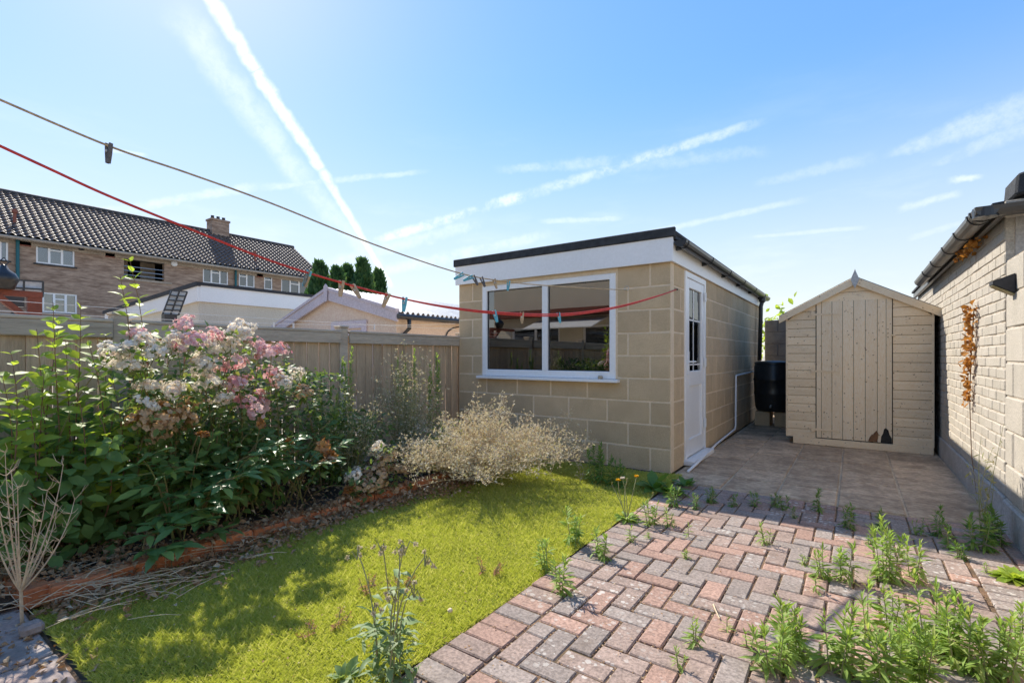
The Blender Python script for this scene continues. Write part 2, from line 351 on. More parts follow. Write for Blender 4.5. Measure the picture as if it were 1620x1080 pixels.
# leaves -----------------------------------------------------------
def leaf_tmpl(wid, fold=.25, curl=-.15, n=3, peak=.42, wave=0.0):
    V = []; F = []
    for i in range(n + 1):
        t = i / n
        pw = math.log(.5) / math.log(peak)
        wd = wid * math.sin(math.pi * t ** pw) ** .8 if 0 < i < n else wid * .03
        zc = curl * t * t
        V += [(t, -wd, zc + fold * wd + wave * math.sin(9 * t)), (t, 0, zc), (t, wd, zc + fold * wd - wave * math.sin(9 * t))]
    for i in range(n):
        a = 3 * i; F += [(a, a + 1, a + 4, a + 3), (a + 1, a + 2, a + 5, a + 4)]
    return np.array(V, float), np.array(F, int)
DIAMOND = (np.array([(0, 0, 0), (.45, -.3, .06), (1, 0, -.05), (.45, .3, .06)], float), np.array([(0, 1, 2, 3)], int))
BLADE = (np.array([(0, -.07, 0), (0, .07, 0), (1, 0, 0)], float), np.array([(0, 1, 2)], int))
def nrm(a): return a / np.maximum(np.linalg.norm(a, axis=1, keepdims=True), 1e-9)
def frames(A, N):
    A = nrm(np.asarray(A, float)); N = np.asarray(N, float)
    y = nrm(np.cross(N, A) + 1e-7); z = np.cross(A, y); return A, y, z
def scatter(tm, P, A, N, L):
    tv, tf = tm; P = np.asarray(P, float); n = len(P); L = np.broadcast_to(np.asarray(L, float), (n,))
    x, y, z = frames(A, N)
    V = P[:, None, :] + L[:, None, None] * (tv[None, :, 0:1] * x[:, None] + tv[None, :, 1:2] * y[:, None] + tv[None, :, 2:3] * z[:, None])
    F = tf[None] + (np.arange(n) * len(tv))[:, None, None]
    r = np.repeat(RNG.random(n), len(tv))
    return V.reshape(-1, 3), F.reshape(-1, tf.shape[1]), r
def leaves_obj(name, sets, mat, parent=None, smooth=False, **kw):
    Vs, Fs, Rs, k = [], [], [], 0
    for V, F, r in sets:
        Vs.append(V); Fs.append(F + k); Rs.append(r); k += len(V)
    by = {}
    for f in Fs: by.setdefault(f.shape[1], []).append(f)
    return put(name, mesh_np(name, np.concatenate(Vs), [np.concatenate(q) for q in by.values()], mat, np.concatenate(Rs), smooth), parent, **kw)
def leaf_mat4(p, a, n, L):
    x, y, z = frames([a], [n]); m = Matrix.Identity(4)
    for i in range(3): m[i][0] = x[0][i] * L; m[i][1] = y[0][i] * L; m[i][2] = z[0][i] * L; m[i][3] = p[i]
    return m
def leaf_parts(name, meshes, P, A, N, L, parent):
    for i in range(len(P)):
        o = bpy.data.objects.new(name, meshes[i % len(meshes)]); m = leaf_mat4(P[i], A[i], N[i], L[i])
        o.matrix_basis = m; link(o, parent, m)
def curve(p0, p1, bend=(0, 0, 0), n=6):
    p0, p1, bend = Vector(p0), Vector(p1), Vector(bend)
    return [p0.lerp(p1, t) + bend * (4 * t * (1 - t)) for t in (i / (n - 1) for i in range(n))]
# ------------------------------------------------------------------ ground and paving
MB().add([(-900, -900, -.05), (900, -900, -.05), (900, 900, -.05), (-900, 900, -.05)], [(0, 1, 2, 3)]).build('ground', M['ground'], kind='structure')
XL, XB, XF, XW, YB = -1.30, -2.95, -4.15, .80, 4.65     # lawn/brick edge, bed edge, fence, right wall, outbuilding front
pav = MB().box((XL, -.5, -.045), (XW + .05, 4.36, -.008)).build('brick_paving', M['joint'], kind='structure')
def seen(x, y, z=0, mg=40):
    v = Vector((x, y, z - CAMH)); d = v.dot(FV)
    if d < .4: return False
    px = CX + FPX * v.dot(RV) / d; py = HOR - FPX * v.z / d
    return -mg < px < 1620 + mg and -mg < py < 1080 + mg
bl = []
for i in range(45): bl.append((XL + .1, -.1 + i * .1 + .05, 0))                       # soldier course along the lawn
for i in range(45): bl.append((.515 + .1, -.1 + i * .1 + .05, 0))                     # soldier course by the wall
x0, x1 = XL + .2, .515
def herring():
    out = []
    for a in range(-40, 60):
        for b in range(-20, 30):
            ox, oy = .1 * a + .2 * b, .1 * a - .2 * b
            out.append((ox + .1, oy + .05, 0)); out.append((ox + .05, oy + .2, 1))
    return out
for (cx, cy, r) in herring():
    cx, cy = cx + x0, cy + .15
    hx, hy = (.1, .05) if r == 0 else (.05, .1)
    a0, a1, b0, b1 = max(cx - hx, x0), min(cx + hx, x1), max(cy - hy, -.1), min(cy + hy, 4.25)
    if a1 - a0 < .03 or b1 - b0 < .03: continue
    bl.append(((a0 + a1) / 2, (b0 + b1) / 2, (a1 - a0, b1 - b0)))
for i in range(18):                                                                    # closing course by the flags
    bl.append((x0 + .1 + i * .2, 4.305, (.2, .1)))
pb = []
for b in bl:
    sx, sy = (.2, .1) if b[2] == 0 else b[2]
    if b[0] + sx / 2 > .74: continue
    pb.append((b[0], b[1], sx, sy))
for yy in range(-1, 44): pb.append((.765, yy * .1 + .05, .09, .1))
pb = [p for p in pb if seen(p[0], p[1])]
pb.sort(key=lambda p: -(p[2] * p[3]) / ((Vector((p[0], p[1], 0)).dot(FV)) ** 3))
rest = MB()
for i, (x, y, sx, sy) in enumerate(pb):
    if i < 300:
        put('brick', piece(sx - .008, sy - .008, .05, M['paver'], .005), pav, (x + jit(.0015), y + jit(.0015), -.025 + jit(.0035)), (jit(.012), jit(.012), jit(.012)))
    else:
        rest.box((x - sx / 2 + .004, y - sy / 2 + .004, -.05), (x + sx / 2 - .004, y + sy / 2 - .004, -.001 + jit(.003)))
if rest.v: rest.build('far_bricks', M['paver'], pav, bevel=.004, kind='stuff')
flags = MB().box((-1.40, 4.37, -.045), (XW, 10.4, -.006)).build('patio', M['tanjoint'], kind='structure')
xs = [-1.37, -.92, -.51, -.10, .31, .78]
for i in range(5):
    y = 4.375 + (.0 if i % 2 else .0)
    k = 0
    while y < 9.8:
        d = (.45, .45, .45)[k % 3]; k += 1
        if seen((xs[i] + xs[i + 1]) / 2, y + d / 2):
            put('flagstone', piece(xs[i + 1] - xs[i] - .014, d - .012, .05, M['flag'], .006), flags, ((xs[i] + xs[i + 1]) / 2, y + d / 2, -.022 + jit(.005)), (jit(.008), jit(.008), 0))
        y += d
slabs = MB().box((-4.1, -1.25, -.045), (XL - .005, .52, -.014)).build('slab_path', M['joint'], kind='structure')
for i in range(5):
    for j in range(3):
        x, y = -3.85 + i * .55, .24 - j * .6
        if seen(x, y, 0, 250): put('slab', piece(.53, .57, .05, M['slab'], .006), slabs, (x, y - .02 + .0, -.028 + jit(.004)), (jit(.01), jit(.01), jit(.01)))

# lawn of artificial grass
lx0, lx1, ly0, ly1 = XB + .01, XL - .004, .53, 4.60
gx, gy = np.linspace(lx0, lx1, 40), np.linspace(ly0, ly1, 90)
def bump2(x, y): return .008 * np.sin(x * 3.1 + y * 1.3) + .006 * np.sin(y * 4.3 - x * 2) + .004 * np.sin(x * 11 + y * 9)
GX, GY = np.meshgrid(gx, gy); V = np.stack([GX, GY, bump2(GX, GY) - .004], -1).reshape(-1, 3)
ii = (np.arange(89)[:, None] * 40 + np.arange(39)[None]).ravel()
lawn = put('lawn', mesh_np('lawn', V, [np.stack([ii, ii + 1, ii + 41, ii + 40], 1)], M['turfbase'], smooth=True), kind='structure')
NB = 230000
u = RNG.random(NB * 2); vv = RNG.random(NB * 2)
x = lx0 + u * (lx1 - lx0); y = ly0 + vv * (ly1 - ly0)
dep = np.maximum(x * FV.x + y * FV.y, .5)
keep = RNG.random(NB * 2) < np.clip(2.1 / dep, 0, 1) ** 1.3
x, y = x[keep][:NB], y[keep][:NB]; n = len(x)
th = RNG.random(n) * 2 * np.pi; ln = RNG.uniform(.4, 1.9, n)
A = np.stack([np.cos(th) * ln, np.sin(th) * ln, np.ones(n)], 1)
L = RNG.uniform(.016, .036, n) * (1 + .35 * np.sin(x * 7 + 3 * np.sin(y * 5)) * .6)
T1 = scatter((np.array([(0, -.09, 0), (0, .09, 0), (1, 0, .12)], float), np.array([(0, 1, 2)], int)), np.stack([x, y, bump2(x, y) - .004], 1), A, np.stack([-np.sin(th), np.cos(th), 0 * th + .3], 1), L)
leaves_obj('turf_blades', [T1], M['grass'], lawn, kind='stuff')

# planting bed: soil and brick edging
sx_, sy_ = np.linspace(XF + .03, XB - .06, 26), np.linspace(.35, 4.6, 80); GX, GY = np.meshgrid(sx_, sy_)
V = np.stack([GX, GY, .035 + .02 * np.sin(GX * 9 + GY * 5) + .02 * np.sin(GY * 13 - GX * 4) + RNG.normal(0, .006, GX.shape)], -1).reshape(-1, 3)
ii = (np.arange(79)[:, None] * 26 + np.arange(25)[None]).ravel()
bed = put('planting_bed', mesh_np('planting_bed', V, [np.stack([ii, ii + 1, ii + 27, ii + 26], 1)], M['soil'], smooth=True), kind='structure')
edging = thing('bed_edging', 'low row of orange bricks edging the planting bed beside the lawn', 'edging', (XB, .6, 0))
MB().box((XB - .08, .60, -.04), (XB - .02, 4.55, .058)).build('mortar_bed', M['mortar'], edging)
for i in range(17):
    put('brick', piece(.10, .215, .09, M['edge'], .006), edging, (XB - .05 + jit(.006), .70 + i * .226, .030 + jit(.005)), (jit(.03), jit(.02), jit(.03)))
for i in range(2):
    put('brick', piece(.215, .10, .09, M['edge'], .006), edging, (XB - .16 - i * .226, .545, .028 + jit(.005)), (jit(.03), jit(.03), .12 + jit(.03)))

# ------------------------------------------------------------------ block outbuilding
BX0, BX1, BY1 = -4.10, -1.42, 10.15
ob = thing('block_outbuilding', 'flat roofed concrete block outbuilding with white window and side door', 'outbuilding', ((BX0 + BX1) / 2, YB, 0))
WX0, WX1, WZ0, WZ1 = -3.71, -1.98, .885, 1.965          # window opening
DY0, DY1, DZ1 = 5.10, 5.94, 2.0                          # door opening
HB = 2.025
sh = MB()
e = .0035
for a, b in (((BX0 + e, YB + e, 0), (WX0, YB + .1, HB)), ((WX1, YB + e, 0), (BX1 - e, YB + .1, HB)), ((WX0, YB + e, 0), (WX1, YB + .1, WZ0)), ((WX0, YB + e, WZ1), (WX1, YB + .1, HB)),
             ((BX1 - .1, YB + .1, 0), (BX1 - e, DY0, HB)), ((BX1 - .1, DY1, 0), (BX1 - e, BY1, HB)), ((BX1 - .1, DY0, DZ1), (BX1 - e, DY1, HB)),
             ((BX0 + e, YB + .1, 0), (BX0 + .1, BY1, HB)), ((BX0 + .1, BY1 - .1, 0), (BX1 - .1, BY1, HB))): sh.box(a, b)
wallo = sh.build('wall', M['mortar'], ob)
MB().box((BX0 + .1, YB + .1, -.02), (BX1 - .1, BY1 - .1, .02)).build('floor_slab', M['dark'], ob)
MB().box((BX0 + .11, YB + 3.0, .02), (BX1 - .11, YB + 3.03, 1.98)).build('inner_partition', M['dark'], ob)
MB().box((BX0 + .02, YB - .035, -.06), (BX1 - .02, YB + .003, -.002)).build('plinth', M['plinth'], ob)
def course(a0, a1, off, cut=()):
    """joints of one running-bond course from a0 to a1, leaving out the spans in cut"""
    spans = []; lo = a0
    for c0, c1 in sorted(cut): spans.append((lo, c0)); lo = c1
    spans.append((lo, a1)); out = []
    for s0, s1 in spans:
        k = math.floor((s0 - a0 - off) / .45); p = s0
        while p < s1 - .02:
            nx = min(a0 + off + (k + 1) * .45, s1)
            if s1 - nx < .05: nx = s1
            if nx - p > .045: out.append((p, nx)); p = nx
            k += 1
    return out
for c in range(9):
    z0 = c * .225; z1 = z0 + .225; zc = z0 + .1125
    off = .0 if c % 2 else -.225
    win = [(WX0 - .012, WX1 + .012)] if z1 > WZ0 + .05 else []
    for a, b in course(BX0, BX1, off, win):
        put('block', piece(b - a - .014, .09, .211, M['block'], .005), wallo, ((a + b) / 2, YB + .045 + jit(.0015), zc), (0, 0, jit(.003)))
    offs = -.225 if c % 2 else .0
    dr = [(DY0 - .012, DY1 + .012)] if z0 < DZ1 - .05 else []
    for a, b in course(YB + .095, BY1, offs, dr):
        put('block', piece(.09, b - a - .014, .211, M['block'], .005), wallo, (BX1 - .045 + jit(.0015), (a + b) / 2, zc), (0, 0, jit(.003)))
lint = MB().box((WX0 - .01, YB + .004, WZ1), (WX1 + .01, YB + .09, HB - .002)).build('lintel', M['block'], ob)
# roof: felt on boards, white fascia, black edge trim
MB().box((BX0 - .02, YB - .045, HB - .01), (BX1 + .03, YB - .02, 2.245)).build('fascia', M['white'], ob, bevel=.002)
MB().box((BX1 + .005, YB - .02, HB - .01), (BX1 + .028, BY1 + .03, 2.215)).build('fascia', M['white'], ob, bevel=.002)
MB().box((BX0 - .018, YB - .02, HB), (BX0 + .02, BY1 + .03, 2.215)).build('fascia', M['white'], ob)
MB().box((BX0 + .02, YB - .02, HB + .002), (BX1 + .005, BY1 + .03, 2.22)).build('roof_deck', M['dark'], ob)
roof = MB().prism([(BX0 - .03, 2.222), (BX1 + .05, 2.225), (BX1 + .05, 2.262), (BX0 - .03, 2.262)], 'y', YB - .03, BY1 + .05).build('roof', M['felt'], ob)
MB().box((BX0 - .045, YB - .06, 2.243), (BX1 + .055, YB - .028, 2.335)).build('roof_trim', M['felt'], ob, bevel=.008)
MB().box((BX1 + .02, YB - .028, 2.262), (BX1 + .058, BY1 + .05, 2.30)).build('roof_trim', M['felt'], ob, bevel=.006)
# gutter
GXc = BX1 + .095
def half_gutter(pts_y, x, z, r, rot=0):
    mb = MB(); n = 9; V = []; F = []
    for y in pts_y:
        for rr in (r, r - .004):
            for k in range(n): a = math.pi + math.pi * k / (n - 1); V.append((x + rr * math.cos(a), y, z + rr * math.sin(a) * 1.05))
    m = len(pts_y)
    for i in range(m - 1):
        for s_ in (0, 1):
            for k in range(n - 1):
                a = (i * 2 + s_) * n + k; b = ((i + 1) * 2 + s_) * n + k; F.append((a, a + 1, b + 1, b))
        for k in (0, n - 1): a = i * 2 * n + k; b = (i + 1) * 2 * n + k; F.append((a, a + n, b + n, b))
    for i in (0, m - 1):
        F.append(tuple(i * 2 * n + k for k in range(n)))
    return mb.add(V, F)
gut = half_gutter([YB - .03, BY1 + .05], GXc, 2.205, .058).build('gutter', M['blackp'], ob, smooth=False)
for k in range(6):
    y = YB + .05 + k * .98
    half_gutter([y, y + .035], GXc, 2.206, .064).build('bracket', M['blackp'], gut)
    MB().box((BX1 + .024, y, 2.13), (GXc - .02, y + .03, 2.165)).build('bracket', M['blackp'], gut)
MB().tube([(GXc, 9.62, 2.16), (GXc, 9.62, 2.09), (GXc - .02, 9.6, 2.0), (GXc - .02, 9.6, 1.9), (GXc - .02, 9.45, 1.04)], .034, n=10).build('downpipe', M['blackp'], ob, smooth=True)
MB().lathe([(.0, 2.17), (.055, 2.17), (.055, 2.09), (.038, 2.07)], 12, (GXc, 9.62)).build('gutter_outlet', M['blackp'], gut)
# window
win = MB()
fy0, fy1 = YB - .012, YB + .055
t_ = .065; mx = -2.82
for a, b in (((WX0, fy0, WZ0), (WX0 + t_, fy1, WZ1)), ((WX1 - t_, fy0, WZ0), (WX1, fy1, WZ1)), ((WX0 + t_, fy0, WZ1 - .06), (WX1 - t_, fy1, WZ1)),
             ((WX0 + t_, fy0, WZ0), (WX1 - t_, fy1, WZ0 + .075)), ((mx - .035, fy0 - .002, WZ0 + .075), (mx + .035, fy1, WZ1 - .06))): win.box(a, b)
wo_ = win.build('window', M['white'], ob, bevel=.004)
for a, b in ((WX0 + t_, mx - .035), (mx + .035, WX1 - t_)):
    MB().box((a, YB + .018, WZ0 + .075), (b, YB + .024, WZ1 - .06)).build('pane', M['glass'], wo_)
    g = MB()
    for p, q in (((a, YB + .012, WZ0 + .075), (a + .008, YB + .018, WZ1 - .06)), ((b - .008, YB + .012, WZ0 + .075), (b, YB + .018, WZ1 - .06)), ((a + .008, YB + .012, WZ0 + .075), (b - .008, YB + .018, WZ0 + .083)), ((a + .008, YB + .012, WZ1 - .068), (b - .008, YB + .018, WZ1 - .06))): g.box(p, q)
    g.build('gasket', M['trimdk'], wo_)
MB().box((WX0 - .05, YB - .075, WZ0 - .035), (WX1 + .045, YB + .02, WZ0 - .003)).build('sill', M['white'], wo_, bevel=.004)
tag(MB().lathe([(.0, WZ0 - .004), (.024, WZ0 - .004), (.026, WZ0 + .02), (.018, WZ0 + .035), (0, WZ0 + .036)], 12, (-2.13, YB - .045)).build('jar', M['rail'], smooth=True), 'tiny grey pot on the white outbuilding window sill', 'pot')
# side door
dfr = MB(); dx0, dx1 = BX1 - .05, BX1 + .012
for a, b in (((dx0, DY0, .05), (dx1, DY0 + .06, DZ1)), ((dx0, DY1 - .06, .05), (dx1, DY1, DZ1)), ((dx0, DY0 + .06, DZ1 - .06), (dx1, DY1 - .06, DZ1))): dfr.box(a, b)
door = dfr.build('door', M['white'], ob, bevel=.003)
lf = MB(); lx_ = BX1 + .004; la, lb = DY0 + .064, DY1 - .064
for a, b in (((dx0 + .01, la, .06), (lx_, la + .10, DZ1 - .064)), ((dx0 + .01, lb - .10, .06), (lx_, lb, DZ1 - .064)), ((dx0 + .01, la + .1, .06), (lx_, lb - .1, .24)),
             ((dx0 + .01, la + .1, .80), (lx_, lb - .1, .96)), ((dx0 + .01, la + .1, 1.84), (lx_, lb - .1, DZ1 - .064))): lf.box(a, b)
lf.build('door_leaf', M['white'], door, bevel=.005)
MB().box((BX1 - .03, la + .1, .24), (BX1 - .014, lb - .1, .80)).build('door_panel', M['white'], door, bevel=.003)
MB().box((BX1 - .024, la + .1, .96), (BX1 - .018, lb - .1, 1.84)).build('pane', M['glassd'], door)
MB().box((BX1 - .017, la + .1, 1.02), (BX1 - .012, lb - .1, 1.035)).build('bar_reflection', M['white'], door)  # white strips on the single pane, standing in for bars reflected in it
MB().box((BX1 - .017, la + .1, 1.50), (BX1 - .012, lb - .1, 1.515)).build('bar_reflection', M['white'], door)
MB().box((BX1 - .017, la + .32, .96), (BX1 - .012, la + .335, 1.84)).build('bar_reflection', M['white'], door)
hd = MB().box((lx_, la + .035, .93), (lx_ + .012, la + .065, 1.17)).tube([(lx_ + .01, la + .05, 1.06), (lx_ + .05, la + .05, 1.06), (lx_ + .05, la + .16, 1.06)], .009, n=8)
hd.build('door_handle', M['white'], door)
for z in (.3, 1.0, 1.75): MB().box((BX1 + .0125, DY1 - .085, z), (BX1 + .03, DY1 - .055, z + .10)).build('hinge', M['white'], door)
MB().box((BX1 - .05, DY0 - .02, .0), (BX1 + .10, DY1 + .02, .048)).build('threshold', M['white'], ob, bevel=.006)
# waste pipe
tag(MB().tube([(BX1 + .03, 9.3, .86), (BX1 + .03, 7.62, .835), (BX1 + .03, 7.60, .81), (BX1 + .03, 7.58, .12), (BX1 + .035, 7.50, .075), (BX1 + .05, 6.3, .045), (BX1 + .12, 5.2, .035), (BX1 + .13, 4.75, .02)], .013, n=8).build('waste_pipe', M['white'], smooth=True),
    'thin white waste pipe running down and along the outbuilding side wall', 'pipe')

# water butt on blocks
wb = thing('water_butt', 'black ribbed water butt in the corner behind the cream shed', 'water butt', (-1.06, 8.9, 0))
MB().lathe([(0, .24), (.25, .24), (.27, .30), (.285, .5), (.29, .52), (.285, .54), (.29, .72), (.30, .74), (.29, .76), (.285, .95), (.27, .99), (.265, 1.0)], 32, (-1.06, 8.9)).build('barrel', M['blackp'], wb, smooth=True)
MB().lathe([(.28, .985), (.285, 1.01), (.26, 1.03), (.1, 1.045), (0, 1.045)], 32, (-1.06, 8.9)).build('lid', M['blackp'], wb, smooth=True)
MB().tube([(-1.06, 8.61, .34), (-1.06, 8.55, .34), (-1.06, 8.53, .31)], .014, n=8).build('tap', M['steel'], wb)
for dx in (-.14, .14): put('block', piece(.215, .40, .225, M['block']), wb, (-1.06 + dx, 8.9, .115))
# end wall beyond
ew = thing('end_wall', 'grey block garden wall with shade in its colour behind the water butt', 'wall', (-.3, 10.45, 0))
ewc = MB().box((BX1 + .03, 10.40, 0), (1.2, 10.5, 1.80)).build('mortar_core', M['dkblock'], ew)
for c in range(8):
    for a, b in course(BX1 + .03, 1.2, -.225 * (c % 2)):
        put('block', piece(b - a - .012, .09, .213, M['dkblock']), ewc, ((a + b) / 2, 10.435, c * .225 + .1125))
# ------------------------------------------------------------------ garden shed
SX0, SX1, SY, SYB, EZ = -.715, .745, 7.20, 9.05, 1.63
shd = thing('garden_shed', 'cream painted wooden shed with shiplap boards and apex roof', 'shed', ((SX0 + SX1) / 2, SY, 0))
sc_ = (SX0 + SX1) / 2; PZ = 2.03
core = MB().prism([(SX0 + .01, .09), (SX1 - .01, .09), (SX1 - .01, EZ), (sc_, PZ - .01), (SX0 + .01, EZ)], 'y', SY + .016, SYB).build('wall', M['dark'], shd)
DX0, DX1, DZ = -.385, .375, 1.80
pitch = .1065
for i in range(19):
    z0 = .09 + i * pitch; z1 = z0 + pitch - .004
    def xspan(z):
        if z <= EZ: return SX0 + .02, SX1 - .02
        f = (z - EZ) / (PZ - EZ); return SX0 + .02 + f * (sc_ - SX0), SX1 - .02 - f * (SX1 - sc_)
    segs = []
    a0, a1 = xspan(z0); b0, b1 = xspan(z1)
    if z0 < DZ - .02:
        segs = [((a0, DX0 - .004), (b0, DX0 - .004)), ((DX1 + .004, a1), (DX1 + .004, b1))]
    else: segs = [((a0, a1), (b0, b1))]
    for (p0, p1), (q0, q1) in segs:
        if p1 - p0 < .03 or z1 > PZ: continue
        if q1 - q0 < .01: q0 = q1 = (q0 + q1) / 2
        V = [(p0, SY - .008, z0), (p1, SY - .008, z0), (q1, SY - .008, z0 + (z1 - z0) * .72), (q0, SY - .008, z0 + (z1 - z0) * .72), (q0, SY + .001, z1), (q1, SY + .001, z1),
             (p0, SY + .015, z0), (p1, SY + .015, z0), (q1, SY + .015, z1), (q0, SY + .015, z1)]
        F = [(0, 1, 2, 3), (3, 2, 5, 4), (6, 9, 8, 7), (0, 6, 7, 1), (4, 5, 8, 9), (0, 3, 4, 9, 6), (1, 7, 8, 5, 2)]
        MB().add(V, F).build('board', M['shedp'], core)
for x in (SX0, SX1 - .02): MB().box((x, SY - .012, .09), (x + .02, SY + .02, EZ - .01)).build('corner_strip', M['shedp'], shd)
MB().box((SX0 + .08, SY - .02, .005), (SX1 - .005, SY + .012, .088)).build('base_board', M['shedp'], shd, bevel=.004)
dobj = MB().box((DX0 + .004, SY + .004, .10), (DX1 - .004, SY + .013, DZ - .004)).build('door', M['dark'], shd)
db = [DX0 + .004, DX0 + .058, DX0 + .168, DX0 + .278, DX0 + .388, DX0 + .502, DX0 + .618, DX0 + .700, DX1 - .004]
for i in range(8):
    a, b = db[i] + .002, db[i + 1] - .002
    yy = SY - .012 - .003 * (i in (0, 7)) + jit(.001)
    if i in (6, 7):                              # gnawed away at the foot
        x2 = a; zb = .30
        if i == 6: poly = [(a, .10), (a + .028, .10), (a + .034, .17), (a + .05, .205), (a + .06, .26), (b, .275), (b, DZ - .006), (a, DZ - .006)]
        else: poly = [(a, .27), (a + .02, .25), (a + .03, .20), (a + .05, .16), (a + .052, .10), (b, .10), (b, DZ - .006), (a, DZ - .006)]
        MB().prism(poly, 'y', yy, SY + .003).build('board', M['shedd'], dobj)
    else: MB().box((a, yy, .10), (b, SY + .003, DZ - .006)).build('board', M['shedd'], dobj, bevel=.002)
for (p, q, r_) in ((DX0 + .585, .11, .05), (DX0 + .60, .15, .035), (DX0 + .56, .105, .03)):
    MB().prism([(p - r_, q), (p + r_ * .6, q - .005), (p + r_ * .8, q + .05), (p + .01, q + .09), (p - r_ * .5, q + .05)], 'y', SY - .018 - r_ * .05, SY - .0125).build('rotten_patch', M['rot'], dobj)
MB().box((DX0 + .6, SY + .0135, .11), (DX1 - .01, SY + .0155, .30)).build('hole', M['dark'], dobj)  # dark sheet behind the gap, standing in for the shade inside
for z in (.20, .93, 1.64):
    MB().prism([(DX0 - .05, z - .03), (DX0 - .025, z - .03), (DX0 - .02, z - .014), (DX0 + .25, z - .007), (DX0 + .25, z + .007), (DX0 - .02, z + .014), (DX0 - .025, z + .045), (DX0 - .05, z + .045)], 'y', SY - .022, SY - .0165).build('hinge', M['shedp'], dobj)
MB().tube([(DX1 + .02, SY - .01, 1.36), (DX1 + .02, SY - .03, 1.36), (DX1 - .02, SY - .03, 1.365)], .008, n=6).build('latch', M['shedp'], dobj)
sl_ = (PZ - EZ) / (sc_ - SX0)
for s_ in (-1, 1):                                # barge boards and roof sheets
    ex = sc_ + s_ * (sc_ - SX0 + .075); ez = PZ + .03 - sl_ * (sc_ - SX0 + .075)
    MB().prism([(sc_, PZ + .045), (ex, ez + .015), (ex, ez - .075), (sc_, PZ - .05)], 'y', SY - .055, SY - .034).build('barge_board', M['shedp'], shd, bevel=.003)
    MB().prism([(sc_, PZ + .055), (ex, ez + .025), (ex, ez + .005), (sc_, PZ + .035)], 'y', SY - .033, SYB + .05).build('roof', M['felt'], shd)
MB().prism([(sc_ - .045, PZ + .01), (sc_, PZ - .10), (sc_ + .045, PZ + .01), (sc_ + .012, PZ + .10), (sc_, PZ + .14), (sc_ - .012, PZ + .10)], 'y', SY - .075, SY - .058).build('finial', M['finial'], shd, bevel=.003)

# ------------------------------------------------------------------ right: painted brick building, block wall, gutter
rb = thing('painted_brick_building', 'white painted brick building with black gutter on the right side', 'building', (XW, 4.4, 0))
RY0, RY1, RH = 4.40, 9.6, 2.03
rw = MB().box((XW + .006, RY0 + .004, .0), (XW + .2, RY1, RH)).box((XW + .2, RY0 + .004, 0), (4.2, RY0 + .2, RH)).build('wall', M['wjoint'], rb)
MB().box((XW - .012, RY0 - .002, -.02), (XW + .02, RY1, .215)).build('plinth', M['render'], rb, bevel=.01)
stuffb = MB(); cnt = 0
for c in range(24):
    z = .2155 + .075 * c + .0375; y = RY0 - (.1125 if c % 2 else 0)
    while y < RY1:
        a, b = max(y, RY0), min(y + .225, RY1); y += .225
        if b - a < .04: continue
        if b < 7.25 and cnt < 300:
            cnt += 1
            put('brick', piece(.05, b - a - .007, .067, M['whitew'], .006), rw, (XW + .025 + jit(.0025), (a + b) / 2, z + jit(.002)), (jit(.01), 0, jit(.012)))
        else: stuffb.box((XW + jit(.002), a + .004, z - .0335), (XW + .05, b - .004, z + .0335))
stuffb.build('far_bricks', M['whitew'], rw, bevel=.004, kind='stuff')
MB().box((XW + .05, RY0 - .001, .0), (4.2, RY0 + .0035, RH)).build('return_face', M['render'], rb)
MB().box((XW + .02, RY0 - .06, RH + .001), (4.2, RY1, 2.07)).build('soffit', M['dark'], rb)
MB().box((XW - .05, RY0 - .1, 2.0), (XW - .015, RY1, 2.07)).build('fascia', M['wornp'], rb, bevel=.004)
MB().box((XW - .015, RY0 - .1, 2.0), (4.2, RY0 - .062, 2.10)).build('fascia', M['whitew'], rb, bevel=.004)
MB().prism([(XW - .07, 2.072), (4.2, 2.36), (4.2, 2.42), (XW - .07, 2.10)], 'y', RY0 - .08, RY1).build('roof', M['felt'], rb)
MB().prism([(XW + .02, 2.12), (4.2, 2.42), (4.2, 2.56), (XW + .10, 2.27), (XW + .03, 2.25)], 'y', RY0 - .14, RY0 + .15).build('verge_upstand', M['felt'], rb, bevel=.012)
rg = half_gutter([RY0 - .22, 7.9], XW - .115, 2.055, .06).build('gutter', M['wornp'], rb)
for y in (4.32, 4.42, 4.95, 5.55, 6.3, 7.0): half_gutter([y, y + .035], XW - .115, 2.056, .067).build('bracket', M['blackp'], rg)
V = half_gutter([XW - .17, 4.2], 0, 0, .06); V.v = [(p[1], RY0 - .165 + p[0], 2.056 + p[2]) for p in V.v]; V.build('corner_gutter', M['wornp'], rg)
MB().lathe([(.0, -.06), (.064, -.06), (.064, 0.0), (.0, 0.0)], 14, (XW - .115, RY0 - .165)).build('corner_joint', M['blackp'], rg, loc=(0, 0, 2.055))
# nearer block wall
nb = thing('block_boundary_wall', 'painted block boundary wall at the right edge of the photograph', 'wall', (XW, 3, 0))
nw = MB().box((XW + .008, -1.2, 0), (XW + .14, RY0 - .025, 1.73)).build('wall', M['wjoint'], nb)
for c in range(8):
    a0 = -1.2 + (-.225 if c % 2 else 0)
    for a, b in course(-1.2, RY0 - .02, -.225 * (c % 2)):
        if b > 2.2: put('block', piece(.06, b - a - .010, .208, M['whitew'], .007), nw, (XW + .03 + jit(.003), (a + b) / 2, c * .216 + .108), (0, 0, jit(.006)))
MB().box((XW - .014, -1.2, -.02), (XW + .02, RY0 - .004, .20)).build('plinth', M['render'], nb, bevel=.012)
bk = thing('wall_light', 'small wedge shaped wall light on the block wall at right', 'wall light', (XW, 4.18, 1.53))
MB().prism([(XW - .002, 1.50), (XW - .10, 1.56), (XW - .10, 1.58), (XW - .002, 1.62)], 'y', 4.13, 4.23).build('housing', M['trimdk'], bk)
MB().prism([(XW - .003, 1.497), (XW - .098, 1.555), (XW - .101, 1.551), (XW - .003, 1.49)], 'y', 4.14, 4.22).build('diffuser', M['amber'], bk)

